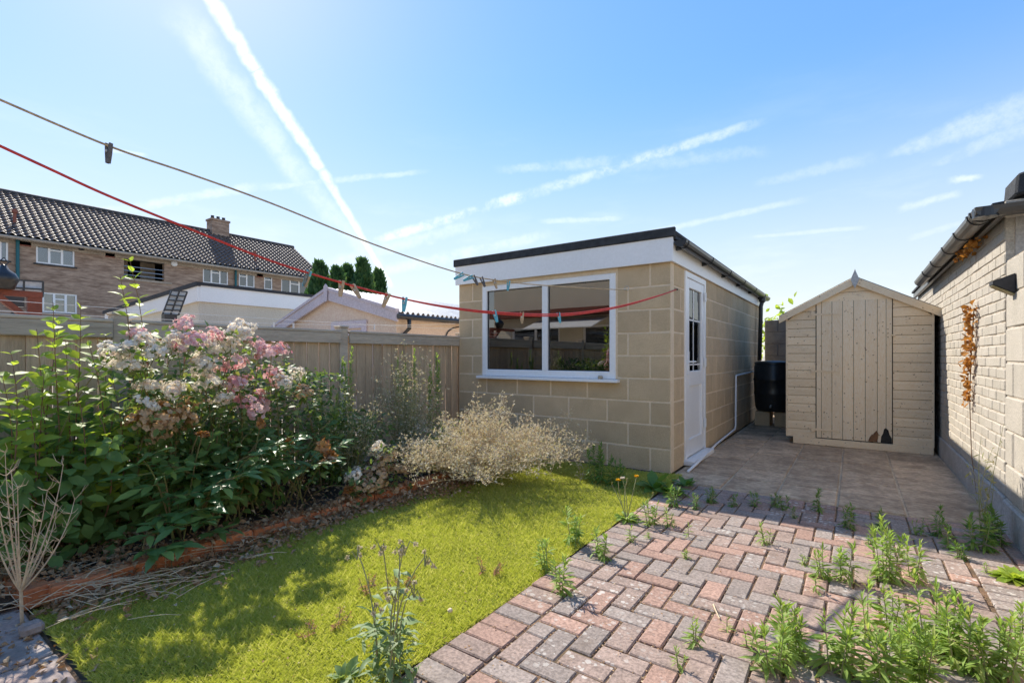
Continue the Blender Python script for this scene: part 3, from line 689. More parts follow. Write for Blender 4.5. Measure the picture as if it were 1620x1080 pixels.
# ------------------------------------------------------------------ closeboard fence
fn = thing('closeboard_fence', 'weathered wooden closeboard fence behind the flower bed', 'fence', (XF, 2, 0))
FT = 1.36
posts = [-2.4, -.61, 1.18, 2.97, 4.76]
for y in posts: put('post', piece(.095, .095, 1.40, M['rail'], .006), fn, (XF - .02, y, .70), (0, 0, 0))
for y in posts[1:]: put('post_cap', piece(.11, .11, .02, M['rail'], .006), fn, (XF - .02, y, 1.41))
for k in range(4):
    ya, yb = posts[k] + .05, posts[k + 1] - .05
    y = ya
    while y < yb - .03:
        wd = min(.112 + jit(.012), yb - y)
        put('board', piece(.016, round(wd - .003, 2), 1.17, M['fence'], .003), fn, (XF + .012 + jit(.003), y + wd / 2, .155 + .585), (jit(.004), jit(.008), .085))
        y += wd
    put('rail', piece(.03, round(yb - ya, 3), .10, M['rail'], .005), fn, (XF + .042, (ya + yb) / 2, 1.295), (jit(.004), 0, 0))
    put('rail', piece(.09, round(yb - ya, 3), .024, M['rail'], .005), fn, (XF + .015, (ya + yb) / 2, 1.3585))
    put('rail', piece(.03, round(yb - ya, 3), .15, M['rail'], .005), fn, (XF + .035, (ya + yb) / 2, .08))
    put('rail', piece(.045, round(yb - ya, 3), .07, M['rail'], .005), fn, (XF - .03, (ya + yb) / 2, .75))
# ------------------------------------------------------------------ three-storey flats far behind
FX, FEZ, FRX, FRZ, FY0, FY1 = -35.6, 7.5, -40.2, 10.6, -9.0, 23.6
fl = thing('block_of_flats', 'long brown brick block of flats with tiled roof behind the fence', 'building', (FX, 8, 0))
def frect(x0, x1, y0, y1):
    xm = (x0 + x1) / 2
    return pix(x0, HOR, X=FX).y, pix(x1, HOR, X=FX).y, pix(xm, y1, X=FX).z, pix(xm, y0, X=FX).z
wins = [(-26, 13, 376, 410, 3), (57, 118, 387, 419, 3), (321, 361, 424, 449, 3), (378, 403, 431, 454, 2), (418, 431, 436, 458, 1), (445, 487, 440, 470, 3), (67, 122, 464, 495, 3)]
bal = frect(196, 260, 407, 442)
holes = [frect(*q[:4]) for q in wins]
# facade built in strips round the openings
ops = sorted(holes[:6] + [bal], key=lambda o: o[0])
fw_ = MB(); lo = FY0
low = holes[6]
def strip(a, b, z0, z1):
    if b - a > .01 and z1 - z0 > .01: fw_.box((FX - .3, a, z0), (FX, b, z1))
top = FEZ - .55
for o in ops:
    strip(lo, o[0], 5.2, top); strip(o[0], o[1], 5.2, o[2]); strip(o[0], o[1], o[3], top); lo = o[1]
strip(lo, FY1, 5.2, top)
strip(FY0, low[0], 0, 5.2); strip(low[1], FY1, 0, 5.2); strip(low[0], low[1], 0, low[2]); strip(low[0], low[1], low[3], 5.2)
fw_.build('wall', M['flatbrick'], fl)
MB().prism([(FX, 0), (FRX * 2 - FX, 0), (FRX * 2 - FX, FEZ), (FRX, FRZ - .1), (FX, FEZ - .05)], 'y', FY1 - .3, FY1 - .005).build('gable_wall', M['flatbrick'], fl)
MB().box((FX - .28, FY0, top), (FX + .03, FY1, FEZ - .12)).build('eaves_band', M['conc'], fl)
MB().box((FX - 5, FY0, 0), (FX - 4.8, FY1 - .3, FEZ)).build('inner_wall', M['dark'], fl)
MB().box((FX - 4.8, FY0, FEZ - .4), (FX - .3, FY1 - .3, FEZ - .3)).build('ceiling', M['dark'], fl)
for (q, o) in zip(wins, holes):
    y0, y1, z0, z1 = o; n = q[4]; f = .075
    wm_ = MB(); xa, xb = FX - .12, FX - .03
    wm_.box((xa, y0, z0), (xb, y1, z0 + f)).box((xa, y0, z1 - f), (xb, y1, z1)).box((xa, y0, z0 + f), (xb, y0 + f, z1 - f)).box((xa, y1 - f, z0 + f), (xb, y1, z1 - f))
    for k in range(1, n):
        yk = y0 + (y1 - y0) * k / n; wm_.box((xa, yk - .05, z0 + f), (xb, yk + .05, z1 - f))
    mid = {3: 1, 2: 0, 1: 0}[n]
    ya, yb = y0 + (y1 - y0) * mid / n + .05, y0 + (y1 - y0) * (mid + 1) / n - .05
    wm_.box((xa, ya, z0 + (z1 - z0) * .66), (xb + .01, yb, z0 + (z1 - z0) * .66 + .07))
    wobj = wm_.build('window', M['white'], fl)
    for k in range(n):
        p, r_ = y0 + (y1 - y0) * k / n + .05, y0 + (y1 - y0) * (k + 1) / n - .05
        MB().box((FX - .09, p, z0 + f), (FX - .08, r_, z1 - f)).build('pane', M['farglass'], wobj)
    MB().box((FX - .4, y0, z0), (FX - .37, y1, z0 + (z1 - z0) * .97)).build('curtain', M['curtain'], wobj)
    MB().box((FX - .02, y0 - .1, z0 - .09), (FX + .08, y1 + .1, z0 - .01)).build('sill', M['ridge'], wobj)
b0, b1, bz0, bz1 = bal
blc = MB().box((FX - 1.5, b0 + .01, bz0 - .1), (FX - .31, b1 - .01, bz0)).box((FX - 1.6, b0 + .01, bz0), (FX - 1.5, b0 + (b1 - b0) * .3, bz1)).box((FX - 1.6, b0 + (b1 - b0) * .62, bz0), (FX - 1.5, b1, bz1)).build('balcony', M['conc'], fl)
for k in range(3): MB().tube([(FX - .1, b0, bz0 + .18 + k * .26), (FX - .1, b1, bz0 + .18 + k * .26)], .03, n=6).build('rail', M['steel'], blc)
MB().box((FX + .002, b0 - .15, bz0 - .14), (FX + .06, b1 + .4, bz0 - .02)).build('balcony_sill', M['conc'], fl)
for px in (28, 373):
    y = pix(px, HOR, X=FX + .1).y; MB().tube([(FX + .1, y, 0), (FX + .1, y, FEZ - .2)], .075, n=8).build('downpipe', M['teal'], fl)
for (px, py) in ((40, 386), (174, 404), (411, 436)):
    p = pix(px, py, X=FX); MB().box((FX + .001, p.y - .22, p.z - .12), (FX + .03, p.y + .22, p.z + .12)).build('air_vent', M['redvent'], fl)
for (px, py, m_) in ((128, 391, 'trimdk'), (275, 417, 'white')):
    p = pix(px, py, X=FX); o = MB().lathe([(0, .12), (.16, .12), (.19, .06), (.19, 0)], 14); o.build('wall_lamp', M[m_], fl, loc=(FX + .02, p.y, p.z), rot=(0, R(90), 0))
# roof: interlocking tiles as a stepped, waved sheet on each slope
def tiles(xe, ze, xr, zr, y0, y1, name, parent):
    rows, per = 17, .32; n = int((y1 - y0) / per) * 6; Y = np.linspace(y0, y1, n + 1)
    sx, sz = (xr - xe), (zr - ze); Ls = math.hypot(sx, sz); nx, nz = -sz / Ls * (1 if sx < 0 else -1), abs(sx) / Ls
    nx = abs(sz) / Ls * (1 if xe > xr else -1)
    wave = np.array([0, .055, .085, .055, 0, -.004])[np.arange(n + 1) % 6]
    V = []; 
    for r_ in range(rows):
        for (t, h) in ((r_ / rows, .065), ((r_ + 1.0) / rows, .01)):
            hh = h + wave; V.append(np.stack([xe + sx * t + nx * hh, Y, ze + sz * t + nz * hh], 1))
    V = np.concatenate(V); m = n + 1
    i = (np.arange(2 * rows - 1)[:, None] * m + np.arange(n)[None]).ravel()
    return put(name, mesh_np(name, V, [np.stack([i, i + 1, i + m + 1, i + m], 1)], M['tile']), parent, kind='stuff')
rf = MB().prism([(FX + .35, FEZ - .28), (FRX, FRZ - .12), (2 * FRX - FX - .35, FEZ - .28), (2 * FRX - FX - .3, FEZ - .2), (FRX, FRZ - .02), (FX + .3, FEZ - .2)], 'y', FY0, FY1 + .1).build('roof', M['ridge'], fl)
tiles(FX + .42, FEZ - .22, FRX, FRZ, FY0, FY1 + .15, 'roof_tiles', rf)
MB().tube([(FRX, FY0, FRZ + .02), (FRX, FY1 + .15, FRZ + .02)], .17, n=10).build('ridge_tiles', M['ridge'], rf)
MB().tube([(FX + .48, FY0, FEZ - .32), (FX + .48, FY1 + .1, FEZ - .32)], .085, n=8).build('gutter', M['conc'], rf)
cy = pix(345, HOR, X=FRX).y
ch = MB().box((FRX - .45, cy - .62, FRZ - .5), (FRX + .45, cy + .62, 11.45)).box((FRX - .5, cy - .68, 11.45), (FRX + .5, cy + .68, 11.6)).build('chimney', M['flatbrick'], rf)
for dy in (-.4, 0, .4): MB().lathe([(.13, 11.6), (.11, 11.85), (.13, 11.88), (.09, 11.88)], 10, (FRX, cy + dy)).build('chimney_pot', M['ridge'], rf)
for (px, py) in ((22, 362), (401, 415)):
    p = pix(px, py, X=FX - 1.0); pv = Vector((FX - .6, p.y, FEZ + .7))
    MB().lathe([(.3, -.35), (.12, .05), (.07, .1), (.07, .75), (.13, .78), (.1, .95), (0, .97)], 10).build('vent_pipe', M['redvent'], rf, loc=(FX - .8, p.y, FEZ + .45))
# ------------------------------------------------------------------ neighbour's cream flat-roofed extension
EX, EYa, EYb, EZt = -12.0, 4.85, 9.6, 2.74
ext = thing('flat_roofed_extension', 'cream rendered extension with white fascia and black roof edge beyond fence', 'building', (EX, EYa, 0))
MB().box((EX - 6, EYa, 0), (EX, EYb, EZt - .38)).build('wall', M['cream'], ext)
MB().prism([(EX - 6.1, EZt - .72), (EX + .05, EZt - .40), (EX + .05, EZt - .04), (EX - 6.1, EZt - .36)], 'y', EYa - .06, EYa - .003).build('fascia', M['white'], ext)
MB().box((EX + .003, EYa - .003, EZt - .40), (EX + .06, EYb, EZt - .04)).build('fascia', M['white'], ext)
MB().prism([(EX - 6.15, EZt - .38), (EX + .09, EZt - .06), (EX + .09, EZt + .03), (EX - 6.15, EZt - .29)], 'y', EYa - .10, EYa + .0).build('roof_trim', M['trimdk'], ext)
MB().box((EX - .02, EYa, EZt - .04), (EX + .10, EYb, EZt + .03)).build('roof_trim', M['trimdk'], ext)
MB().prism([(EX - 6, EZt - .378), (EX - .02, EZt - .377), (EX - .02, EZt - .02), (EX - 6, EZt - .33)], 'y', EYa, EYb).build('roof', M['felt'], ext)
# ------------------------------------------------------------------ neighbour's gabled shed with lilac trim
GXr, GXl, GY = -6.5, -10.2, 5.74; gcx = -8.38; gez, gpz = 1.80, 2.30
gs = thing('gabled_outhouse', 'peach rendered outhouse with lilac gable boards and corrugated roof beyond fence', 'outhouse', (gcx, GY, 0))
MB().prism([(GXl, 0), (GXr, 0), (GXr, gez), (gcx, gpz), (GXl, gez - .1)], 'y', GY, GY + 3.6).build('wall', M['pinkr'], gs)
for (xa, za) in ((GXl - .2, gez - .14), (GXr + .12, gez + .02)):
    MB().prism([(gcx, gpz + .10), (xa, za + .06), (xa, za - .11), (gcx, gpz - .09)], 'y', GY - .10, GY - .06).build('barge_board', M['lilac'], gs)
    MB().prism([(gcx, gpz + .16), (xa, za + .11), (xa, za + .062), (gcx, gpz + .102)], 'y', GY - .12, GY - .04).build('barge_trim', M['lilac'], gs)
MB().prism([(gcx - .06, gpz + .17), (gcx, gpz + .22), (gcx + .06, gpz + .17), (gcx + .04, gpz - .12), (gcx - .04, gpz - .12)], 'y', GY - .135, GY - .121).build('apex_block', M['lilac'], gs)
dr_ = MB().box((-8.35, GY - .03, 0), (-8.22, GY - .002, 1.78)).box((-7.42, GY - .03, 0), (-7.28, GY - .002, 1.78)).box((-8.22, GY - .03, 1.64), (-7.42, GY - .002, 1.78)).build('door_frame', M['lilac'], gs)
MB().box((-8.2, GY - .02, 0), (-7.45, GY - .004, 1.6)).build('door', M['lilac'], gs); MB().box((-8.05, GY - .026, .9), (-7.6, GY - .0205, 1.5)).build('pane', M['farglass'], gs)
MB().box((-7.1, GY - .03, .9), (-6.75, GY - .002, 1.36)).build('window', M['lilac'], gs); MB().box((-7.04, GY - .034, .95), (-6.81, GY - .0305, 1.30)).build('pane', M['dark'], gs)
n = 60; Y = np.linspace(GY - .02, GY + 3.7, n * 4 + 1); wv = .025 * np.sin(np.arange(n * 4 + 1) * math.pi / 2 * .5)
for (xe, ze) in ((GXr + .14, gez + .07), (GXl - .22, gez - .03)):
    V = np.concatenate([np.stack([0 * Y + xx, Y, zz + wv], 1) for xx, zz in ((xe, ze), (gcx, gpz + .13))]); i = np.arange(len(Y) - 1)
    put('roof_sheet', mesh_np('roof_sheet', V, [np.stack([i, i + 1, i + len(Y) + 1, i + len(Y)], 1)], M['corr'], smooth=True), gs)
MB().tube([(GXr + .16, GY - .1, gez + .0), (GXr + .16, GY + 3.6, gez + .0)], .05, n=8).build('gutter', M['blackp'], gs)
MB().tube([(GXr + .16, GY + .15, gez - .02), (GXr + .16, GY + .15, gez - .2), (GXr + .05, GY + .12, gez - .3), (GXr + .05, GY + .12, 0)], .036, n=8).build('downpipe', M['blackp'], gs, smooth=True)
MB().tube(curve((GXr + .01, GY + 1.9, gez - .1), (GXr + .03, GY + 1.3, .9), (0, -.35, .25), 8), .012, n=5).build('cable', M['trimdk'], gs)
# dark trellis strip by the outhouse
ft = thing('dark_trellis', 'low dark trellis strip between outhouse and cream extension', 'trellis', (-11, 5.0, 0))
for k in range(16): MB().box((-11.0, 2.7 + k * .13, 0), (-10.97, 2.78 + k * .13, 1.62)).build('slat', M['redvent'], ft)
MB().box((-11.04, 2.6, 1.50), (-11.001, 4.8, 1.60)).build('rail', M['redvent'], ft)
# ------------------------------------------------------------------ red-brown timber frame with lantern, solar lamp
tf = thing('timber_frame', 'red brown timber bracket frame rising above the fence at left', 'frame', (-6.3, .8, 0))
p1 = pix(2, 461, X=-6.3); p2 = pix(66, 465, X=-6.3)
MB().box((-6.33, p1.y - .6, p1.z - .035), (-6.27, p2.y, p1.z + .02)).build('beam', M['redwood'], tf)
MB().box((-6.325, p2.y - .10, 0), (-6.275, p2.y - .002, p1.z - .0355)).build('post', M['redwood'], tf)
d0 = pix(-12, 462, X=-6.3); d1 = pix(48, 507, X=-6.3)
MB().add([(-6.34, d0.y, d0.z + .033), (-6.26, d0.y, d0.z + .033), (-6.26, d0.y, d0.z - .033), (-6.34, d0.y, d0.z - .033), (-6.34, d1.y, d1.z + .033), (-6.26, d1.y, d1.z + .033), (-6.26, d1.y, d1.z - .033), (-6.34, d1.y, d1.z - .033)],
         [(0, 1, 2, 3), (7, 6, 5, 4), (0, 4, 5, 1), (1, 5, 6, 2), (2, 6, 7, 3), (3, 7, 4, 0)]).build('brace', M['redwood'], tf)
lp = pix(6, 448, X=-6.25)
ltn = thing('black_lantern', 'round black lamp standing on the red brown beam', 'lantern', (lp.x, lp.y, p1.z + .02))
MB().lathe([(0, .0), (.07, .0), (.09, .06), (.105, .09), (.08, .14), (.04, .17), (.02, .21), (0, .22)], 16).build('body', M['blackp'], ltn, loc=(lp.x, lp.y, p1.z + .021), smooth=True)
MB().tube([(0, 0, .2), (0, .03, .24), (0, 0, .28), (0, -.03, .24), (0, 0, .2)], .006, n=5).build('loop', M['blackp'], ltn, loc=(lp.x, lp.y, p1.z + .021))
def grid_lamp(name, label, c, u, v, n_u, n_v, w_, h_):
    g = thing(name, label, 'solar lamp', (c.x, c.y, 0)); u = Vector(u).normalized(); v = Vector(v).normalized(); k = u.cross(v)
    m_ = MB()
    for i in range(n_u + 1): a = c + u * (w_ * (i / n_u - .5)); m_.tube([a - v * h_ / 2, a + v * h_ / 2], .011, n=4)
    for j in range(n_v + 1): a = c + v * (h_ * (j / n_v - .5)); m_.tube([a - u * w_ / 2, a + u * w_ / 2], .011, n=4)
    m_.build('frame', M['blackp'], g)
    q = [c - u * w_ / 2 - v * h_ / 2 - k * .03, c + u * w_ / 2 - v * h_ / 2 - k * .03, c + u * w_ / 2 + v * h_ / 2 - k * .03, c - u * w_ / 2 + v * h_ / 2 - k * .03]
    MB().add(q, [(0, 1, 2, 3)]).build('diffuser', M['curtain'], g)
    b_ = c - v * (h_ / 2 + .05); MB().box(b_ - Vector((.05, .07, .06)), b_ + Vector((.05, .07, .05))).build('head', M['blackp'], g)
    MB().tube([b_, (b_.x, b_.y, 0)], .02, n=6).build('pole', M['blackp'], g)
grid_lamp('lattice_lamp', 'tilted black lattice garden lamp above fence before cream extension', pix(277, 479, X=-7.2), (.25, 1, 0), (0, .32, 1), 2, 5, .17, .33)
grid_lamp('lattice_lamp', 'black lattice garden lamp behind the red brown timber frame', pix(22, 455, X=-6.9), (.1, 1, .02), (0, 0.02, 1), 3, 2, .42, .16)
# neighbour's thin washing line with small pegs
A_, B_ = pix(-60, 488, X=-5.2), pix(720, 512, X=-5.2)
nl = thing('thin_washing_line', 'thin pale green washing line strung beyond the fence', 'washing line', (-5.2, 2, 0))
pts = curve(A_, B_, (0, 0, -.06), 24)
MB().tube(pts, .0035, n=4).build('cord', M['curtain'], nl)
MB().tube(curve(pix(-60, 470, X=-5.4), pix(720, 520, X=-5.4), (0, 0, -.02), 24), .003, n=4).build('cord', M['curtain'], nl)
for (px, nm) in ((372, 'leftmost'), (419, 'second from left'), (468, 'third from left'), (590, 'rightmost')):
    i = min(range(24), key=lambda k: abs((CX + FPX * (pts[k]).dot(RV) / pts[k].dot(FV)) - px)); p = pts[i]
    tag(MB().box((p.x - .006, p.y - .010, p.z - .06), (p.x + .006, p.y + .010, p.z + .012)).build('small_peg', M['curtain'], bevel=.002), f'small pale peg on thin line beyond fence, {nm} of four', 'peg', 'pegs on the neighbour line')
# ------------------------------------------------------------------ terraced houses behind the camera (seen in the window glass)
HY = -4.6
def house(name, label, x0, x1, wall, seed):
    random.seed(seed); h = thing(name, label, 'house', ((x0 + x1) / 2, HY, 0)); W_ = x1 - x0
    ops = [(x0 + .12 * W_, x0 + .42 * W_, .1, 2.1), (x0 + .55 * W_, x0 + .85 * W_, .95, 2.1)]; ups = [(x0 + .1 * W_, x0 + .4 * W_, 3.6, 4.7), (x0 + .58 * W_, x0 + .86 * W_, 3.6, 4.7)]
    m_ = MB()
    for row, za, zb in ((ops, 0, 2.7), (ups, 2.7, 5.3)):
        lo = x0
        for (a, b, c, d) in row:
            m_.box((lo, HY - .25, za), (a, HY, zb)); m_.box((a, HY - .25, d), (b, HY, zb))
            if c > za: m_.box((a, HY - .25, za), (b, HY, c))
            lo = b
        m_.box((lo, HY - .25, za), (x1, HY, zb))
    m_.build('wall', M[wall], h)
    for (a, b, c, d) in ops + ups:
        f = MB(); y0, y1 = HY - .12, HY - .05
        f.box((a, y0, c), (a + .07, y1, d)).box((b - .07, y0, c), (b, y1, d)).box((a + .07, y0, d - .07), (b - .07, y1, d)).box((a + .07, y0, c), (b - .07, y1, c + .08)).box(((a + b) / 2 - .04, y0, c + .08), ((a + b) / 2 + .04, y1, d - .07))
        wn = f.build('window', M['white'], h)
        MB().box((a + .07, HY - .1, c + .08), ((a + b) / 2 - .04, HY - .09, d - .07)).build('pane', M['farglass'], wn); MB().box(((a + b) / 2 + .04, HY - .1, c + .08), (b - .07, HY - .09, d - .07)).build('pane', M['farglass'], wn)
    MB().box((x0, HY - 3.2, 0), (x1, HY - 3.0, 5.3)).build('inner_wall', M['dark'], h)
    MB().box((x0 + .02, HY + .002, 2.42), (x1 - .02, HY + .55, 2.62)).build('canopy', M['redwood'], h)
    MB().prism([(HY + .35, 5.2), (HY - 3.6, 7.6), (HY - 7.6, 5.2)], 'x', x0, x1).build('roof', M['tile'], h)
    return h
h2 = house('terraced_house', 'neighbouring terraced house reflected in the outbuilding window', -10.6, XF - .02, 'cream', 4)
aw = MB().prism([(HY + .01, 2.35), (HY + 1.1, 2.0), (HY + 1.1, 1.97), (HY + .01, 2.31)], 'x', -8.6, -6.2).build('awning', M['white'], h2)
random.seed(11)
# ------------------------------------------------------------------ conifers beyond the outhouse
def conifer(c, h, r, label):
    t = thing('conifer_tree', label, 'tree', c, 'conifers beyond the outhouse')
    MB().tube([(c[0], c[1], 0), (c[0] + .05, c[1], h * .93)], .13, .02, 7).build('trunk', M['wood'], t)
    N = 5200; u = RNG.random(N) ** .8; z = .4 + u * (h - .4); th = RNG.random(N) * 2 * np.pi
    lob = 1 + .28 * np.sin(3 * th + z * 2.1 + c[0]) + .22 * np.sin(5 * th - z * 3.7)
    rad = r * .92 * np.clip((1 - u) * 1.2, 0, 1) ** .85 * lob * RNG.uniform(.3, 1.1, N) + .02
    P = np.stack([c[0] + rad * np.cos(th), c[1] + rad * np.sin(th), z + .15 * np.sin(th * 4)], 1)
    A = np.stack([np.cos(th) * .5, np.sin(th) * .5, np.ones(N) * 1.1], 1) + RNG.normal(0, .3, (N, 3))
    leaves_obj('crown', [scatter(DIAMOND, P, A, np.stack([np.cos(th), np.sin(th), 0 * th + .2], 1) + RNG.normal(0, .5, (N, 3)), RNG.uniform(.16, .34, N))], M['conifer'], t)
for px, py, X, r, lb in ((505, 428, -14.5, .85, 'leftmost dark conifer rising above the lilac gable'), (533, 436, -15.2, .7, 'second conifer from left above the lilac gable'), (549, 430, -15.5, .75, 'middle conifer above the lilac gable'),
                         (574, 421, -15.0, .85, 'tallest conifer of the row above the lilac gable'), (598, 438, -15.4, .7, 'rightmost conifer beside the corrugated roof')):
    p = pix(px, py, X=X); conifer((p.x, p.y, 0), p.z, r, lb)
# bit of bright foliage above the end wall
tb = thing('sunlit_bush', 'sunlit bush peeping over the end wall beside the shed', 'bush', (-.9, 11.6, 0))
MB().tube([(-.9, 11.6, 0), (-.95, 11.55, 1.9)], .03, .01, 6).build('stem', M['wood'], tb)
N = 700; P = np.stack([-1.0 + RNG.normal(0, .35, N), 11.5 + RNG.normal(0, .25, N), 1.5 + RNG.normal(0, .28, N)], 1)
leaves_obj('crown', [scatter(leaf_tmpl(.28), P, RNG.normal(0, 1, (N, 3)), RNG.normal(0, 1, (N, 3)) + [0, 0, 1], RNG.uniform(.10, .18, N))], M['young'], tb)
# ------------------------------------------------------------------ plants
def V3(a): return np.array([a[0], a[1], a[2]], float)
LEAF_OV = [leaf_tmpl(.30, .22, c, 3, .40) for c in (-.10, -.22, -.34)]
LEAF_LA = [leaf_tmpl(.185, .20, c, 3, .48) for c in (-.08, -.22, -.38)]
LEAF_NA = leaf_tmpl(.105, .25, -.30, 3, .5)
def split_parts(t, name, tmpls, mat, P, A, N, L, score, nmax=300):
    order = np.argsort(-score); big = order[:nmax]; rest = order[nmax:]
    ms = [mesh_np(name, tv, [tf], mat, np.zeros(len(tv)), True) for tv, tf in tmpls]
    leaf_parts(name, ms, P[big], A[big], N[big], L[big], t)
    if len(rest):
        sets = []
        for k, tm in enumerate(tmpls):
            r = rest[k::len(tmpls)]
            if len(r): sets.append(scatter(tm, P[r], A[r], N[r], L[r]))
        leaves_obj('foliage', sets, mat, t, True, kind='stuff')
def score_of(P, A, N, L, front):
    x, y, z = frames(A, N); view = nrm(np.array([0, 0, CAMH]) - P); face = np.abs((z * view).sum(1))
    d = np.linalg.norm(P - np.array([0, 0, CAMH]), axis=1)
    return L * (.3 + face) / d * (1 + front)

# -- leafy shrub with pale upright shoots
sb = thing('leafy_shrub', 'large leafy green shrub with pale upright shoots at the left fence', 'shrub', (-3.6, .9, .04))
Ps, As, Ns, Ls, Yg, Fr = [], [], [], [], [], []
stm = MB()
def opposite(pts, sp, L0, L1, r0, young):
    """a stem with opposite pairs of leaves, each pair turned a quarter from the last"""
    stm.tube(pts, r0, .0015, 5)
    seg = [Vector(p) for p in pts]; tot = sum((seg[i + 1] - seg[i]).length for i in range(len(seg) - 1)); s_ = sp; turn = random.uniform(0, 3.1)
    while s_ < tot:
        q = s_; i = 0
        while i < len(seg) - 2 and q > (seg[i + 1] - seg[i]).length: q -= (seg[i + 1] - seg[i]).length; i += 1
        d = (seg[i + 1] - seg[i]).normalized(); p = seg[i] + d * q; f = s_ / tot
        a = d.orthogonal().normalized(); b = d.cross(a); turn += math.pi / 2 + jit(.25)
        for sgn in (1, -1):
            o = (a * math.cos(turn) + b * math.sin(turn)) * sgn
            ax = o + d * (.35 + .9 * max(0, f - .75) * 3) + Vector((jit(.2), jit(.2), jit(.55)))
            Ps.append(V3(p)); As.append(V3(ax)); Ns.append(V3(d + Vector((.45, -.25, .25)) + Vector((jit(.6), jit(.6), 0))))
            Ls.append((L0 + (L1 - L0) * f) * random.uniform(.75, 1.15) * (1 - .45 * max(0, f - .85) / .15)); Yg.append(young * (f > .35)); Fr.append(p.x + 4.2)
        s_ += sp * random.uniform(.8, 1.25)
random.seed(5)
for (px, py, X) in ((205, 410, -3.72), (190, 436, -3.66), (84, 478, -3.55), (141, 545, -3.5), (58, 520, -3.6), (18, 560, -3.5), (104, 540, -3.62), (168, 530, -3.8), (128, 478, -3.75), (40, 605, -3.42), (178, 600, -3.45), (222, 560, -3.75), (118, 605, -3.4), (70, 590, -3.45), (5, 600, -3.45), (150, 640, -3.35), (215, 640, -3.4), (95, 500, -3.85), (240, 600, -3.55), (28, 640, -3.38)):
    tip = pix(px, py, X=X); base = Vector((X - .15 + jit(.1), tip.y + jit(.12), .04))
    opposite(curve(base, tip, (.08 + jit(.05), jit(.06), 0), 8), .055, .10, .088, .0055, 1)
for k in range(46):
    y = random.uniform(.05, 1.85); X = random.uniform(-4.0, -3.25); zt = random.uniform(.35, .93) * (1 - .25 * (X + 4) / .8)
    tip = Vector((X + random.uniform(.05, .3), y + jit(.25), zt)); base = Vector((-3.75 + jit(.2), y * .9 + .1, .03))
    opposite(curve(base, tip, (.05 + jit(.08), jit(.08), .06), 7), .045, .10, .085, .005, 0)
stm.build('stems', M['wood'], sb)
Ps, As, Ns, Ls, Yg, Fr = map(np.array, (Ps, As, Ns, Ls, Yg, Fr))
# leaf curtain between the stems
n = 1500; y = RNG.uniform(0, 1.9, n); x = RNG.uniform(-4.05, -3.2, n); z = .06 + RNG.random(n) ** .8 * (.86 - .45 * (x + 4.05))
Ps = np.concatenate([Ps, np.stack([x, y, z], 1)]); As = np.concatenate([As, np.stack([RNG.normal(.5, .5, n), RNG.normal(0, .8, n), RNG.normal(-.35, .3, n)], 1)])
Ns = np.concatenate([Ns, np.stack([RNG.normal(.5, .3, n), RNG.normal(0, .3, n), np.ones(n)], 1)]); Ls = np.concatenate([Ls, RNG.uniform(.065, .10, n)]); Yg = np.concatenate([Yg, np.zeros(n)]); Fr = np.concatenate([Fr, x + 4.1])
yg = Yg > .5
sc0 = score_of(Ps, As, Ns, Ls, Fr * 1.5)
split_parts(sb, 'leaf', LEAF_OV, M['shrub'], Ps[~yg], As[~yg], Ns[~yg], Ls[~yg], sc0[~yg], 150)
split_parts(sb, 'leaf', LEAF_OV, M['young'], Ps[yg], As[yg], Ns[yg], Ls[yg], sc0[yg], 150)

# -- rambling rose with flower clusters
ro = thing('flowering_rose_bush', 'bush with white and pink flower clusters in front of the fence', 'shrub', (-3.6, 1.9, .04))
stm = MB(); Ps, As, Ns, Ls = [], [], [], []
clusters = [(218, 528, 27, 'p'), (229, 539, 30, 'w'), (181, 563, 46, 'w'), (205, 552, 36, 'w'), (249, 556, 36, 'w'), (207, 581, 38, 'w'), (236, 613, 36, 'w'), (276, 617, 34, 'w'), (233, 641, 32, 'w'),
            (292, 512, 30, 'p'), (278, 540, 34, 'w'), (303, 541, 40, 'p'), (380, 524, 42, 'w'), (366, 540, 30, 'w'), (345, 546, 42, 'w'), (325, 574, 38, 'w'), (407, 548, 32, 'p'), (430, 559, 40, 'p'), (368, 578, 44, 'p'),
            (429, 595, 36, 'p'), (377, 613, 44, 'p'), (330, 609, 40, 'w'), (278, 614, 30, 'w'), (398, 641, 50, 'p'), (353, 633, 30, 'w'), (449, 604, 26, 'w'), (371, 606, 26, 'p'), (316, 592, 26, 'w'), (340, 530, 26, 'p'),
            (255, 660, 60, 'b'), (225, 668, 44, 'b'), (285, 668, 46, 'b'), (258, 686, 40, 'b'), (300, 640, 34, 'b'), (480, 620, 26, 'b'), (470, 590, 24, 'w'),
            (590, 755, 46, 'b'), (610, 730, 36, 'b'), (572, 770, 36, 'b'), (622, 780, 40, 'b'), (560, 752, 26, 'w'), (545, 800, 34, 'b'), (600, 790, 40, 'b'), (630, 745, 30, 'b'), (598, 706, 20, 'w'), (520, 730, 22, 'b')]
def flower_tmpl():
    V, F = [], []
    for k in range(5):
        a = 2 * math.pi * k / 5; ca, sa = math.cos(a), math.sin(a); b = len(V)
        for (r_, s_, z_) in ((.05, 0, 0), (.6, -.42, .18), (1, 0, .22), (.6, .42, .18)): V.append((z_ + .0, r_ * ca - s_ * sa, r_ * sa + s_ * ca))
        F.append((b, b + 1, b + 2, b + 3))
    return np.array(V, float), np.array(F, int)
FLW = flower_tmpl()
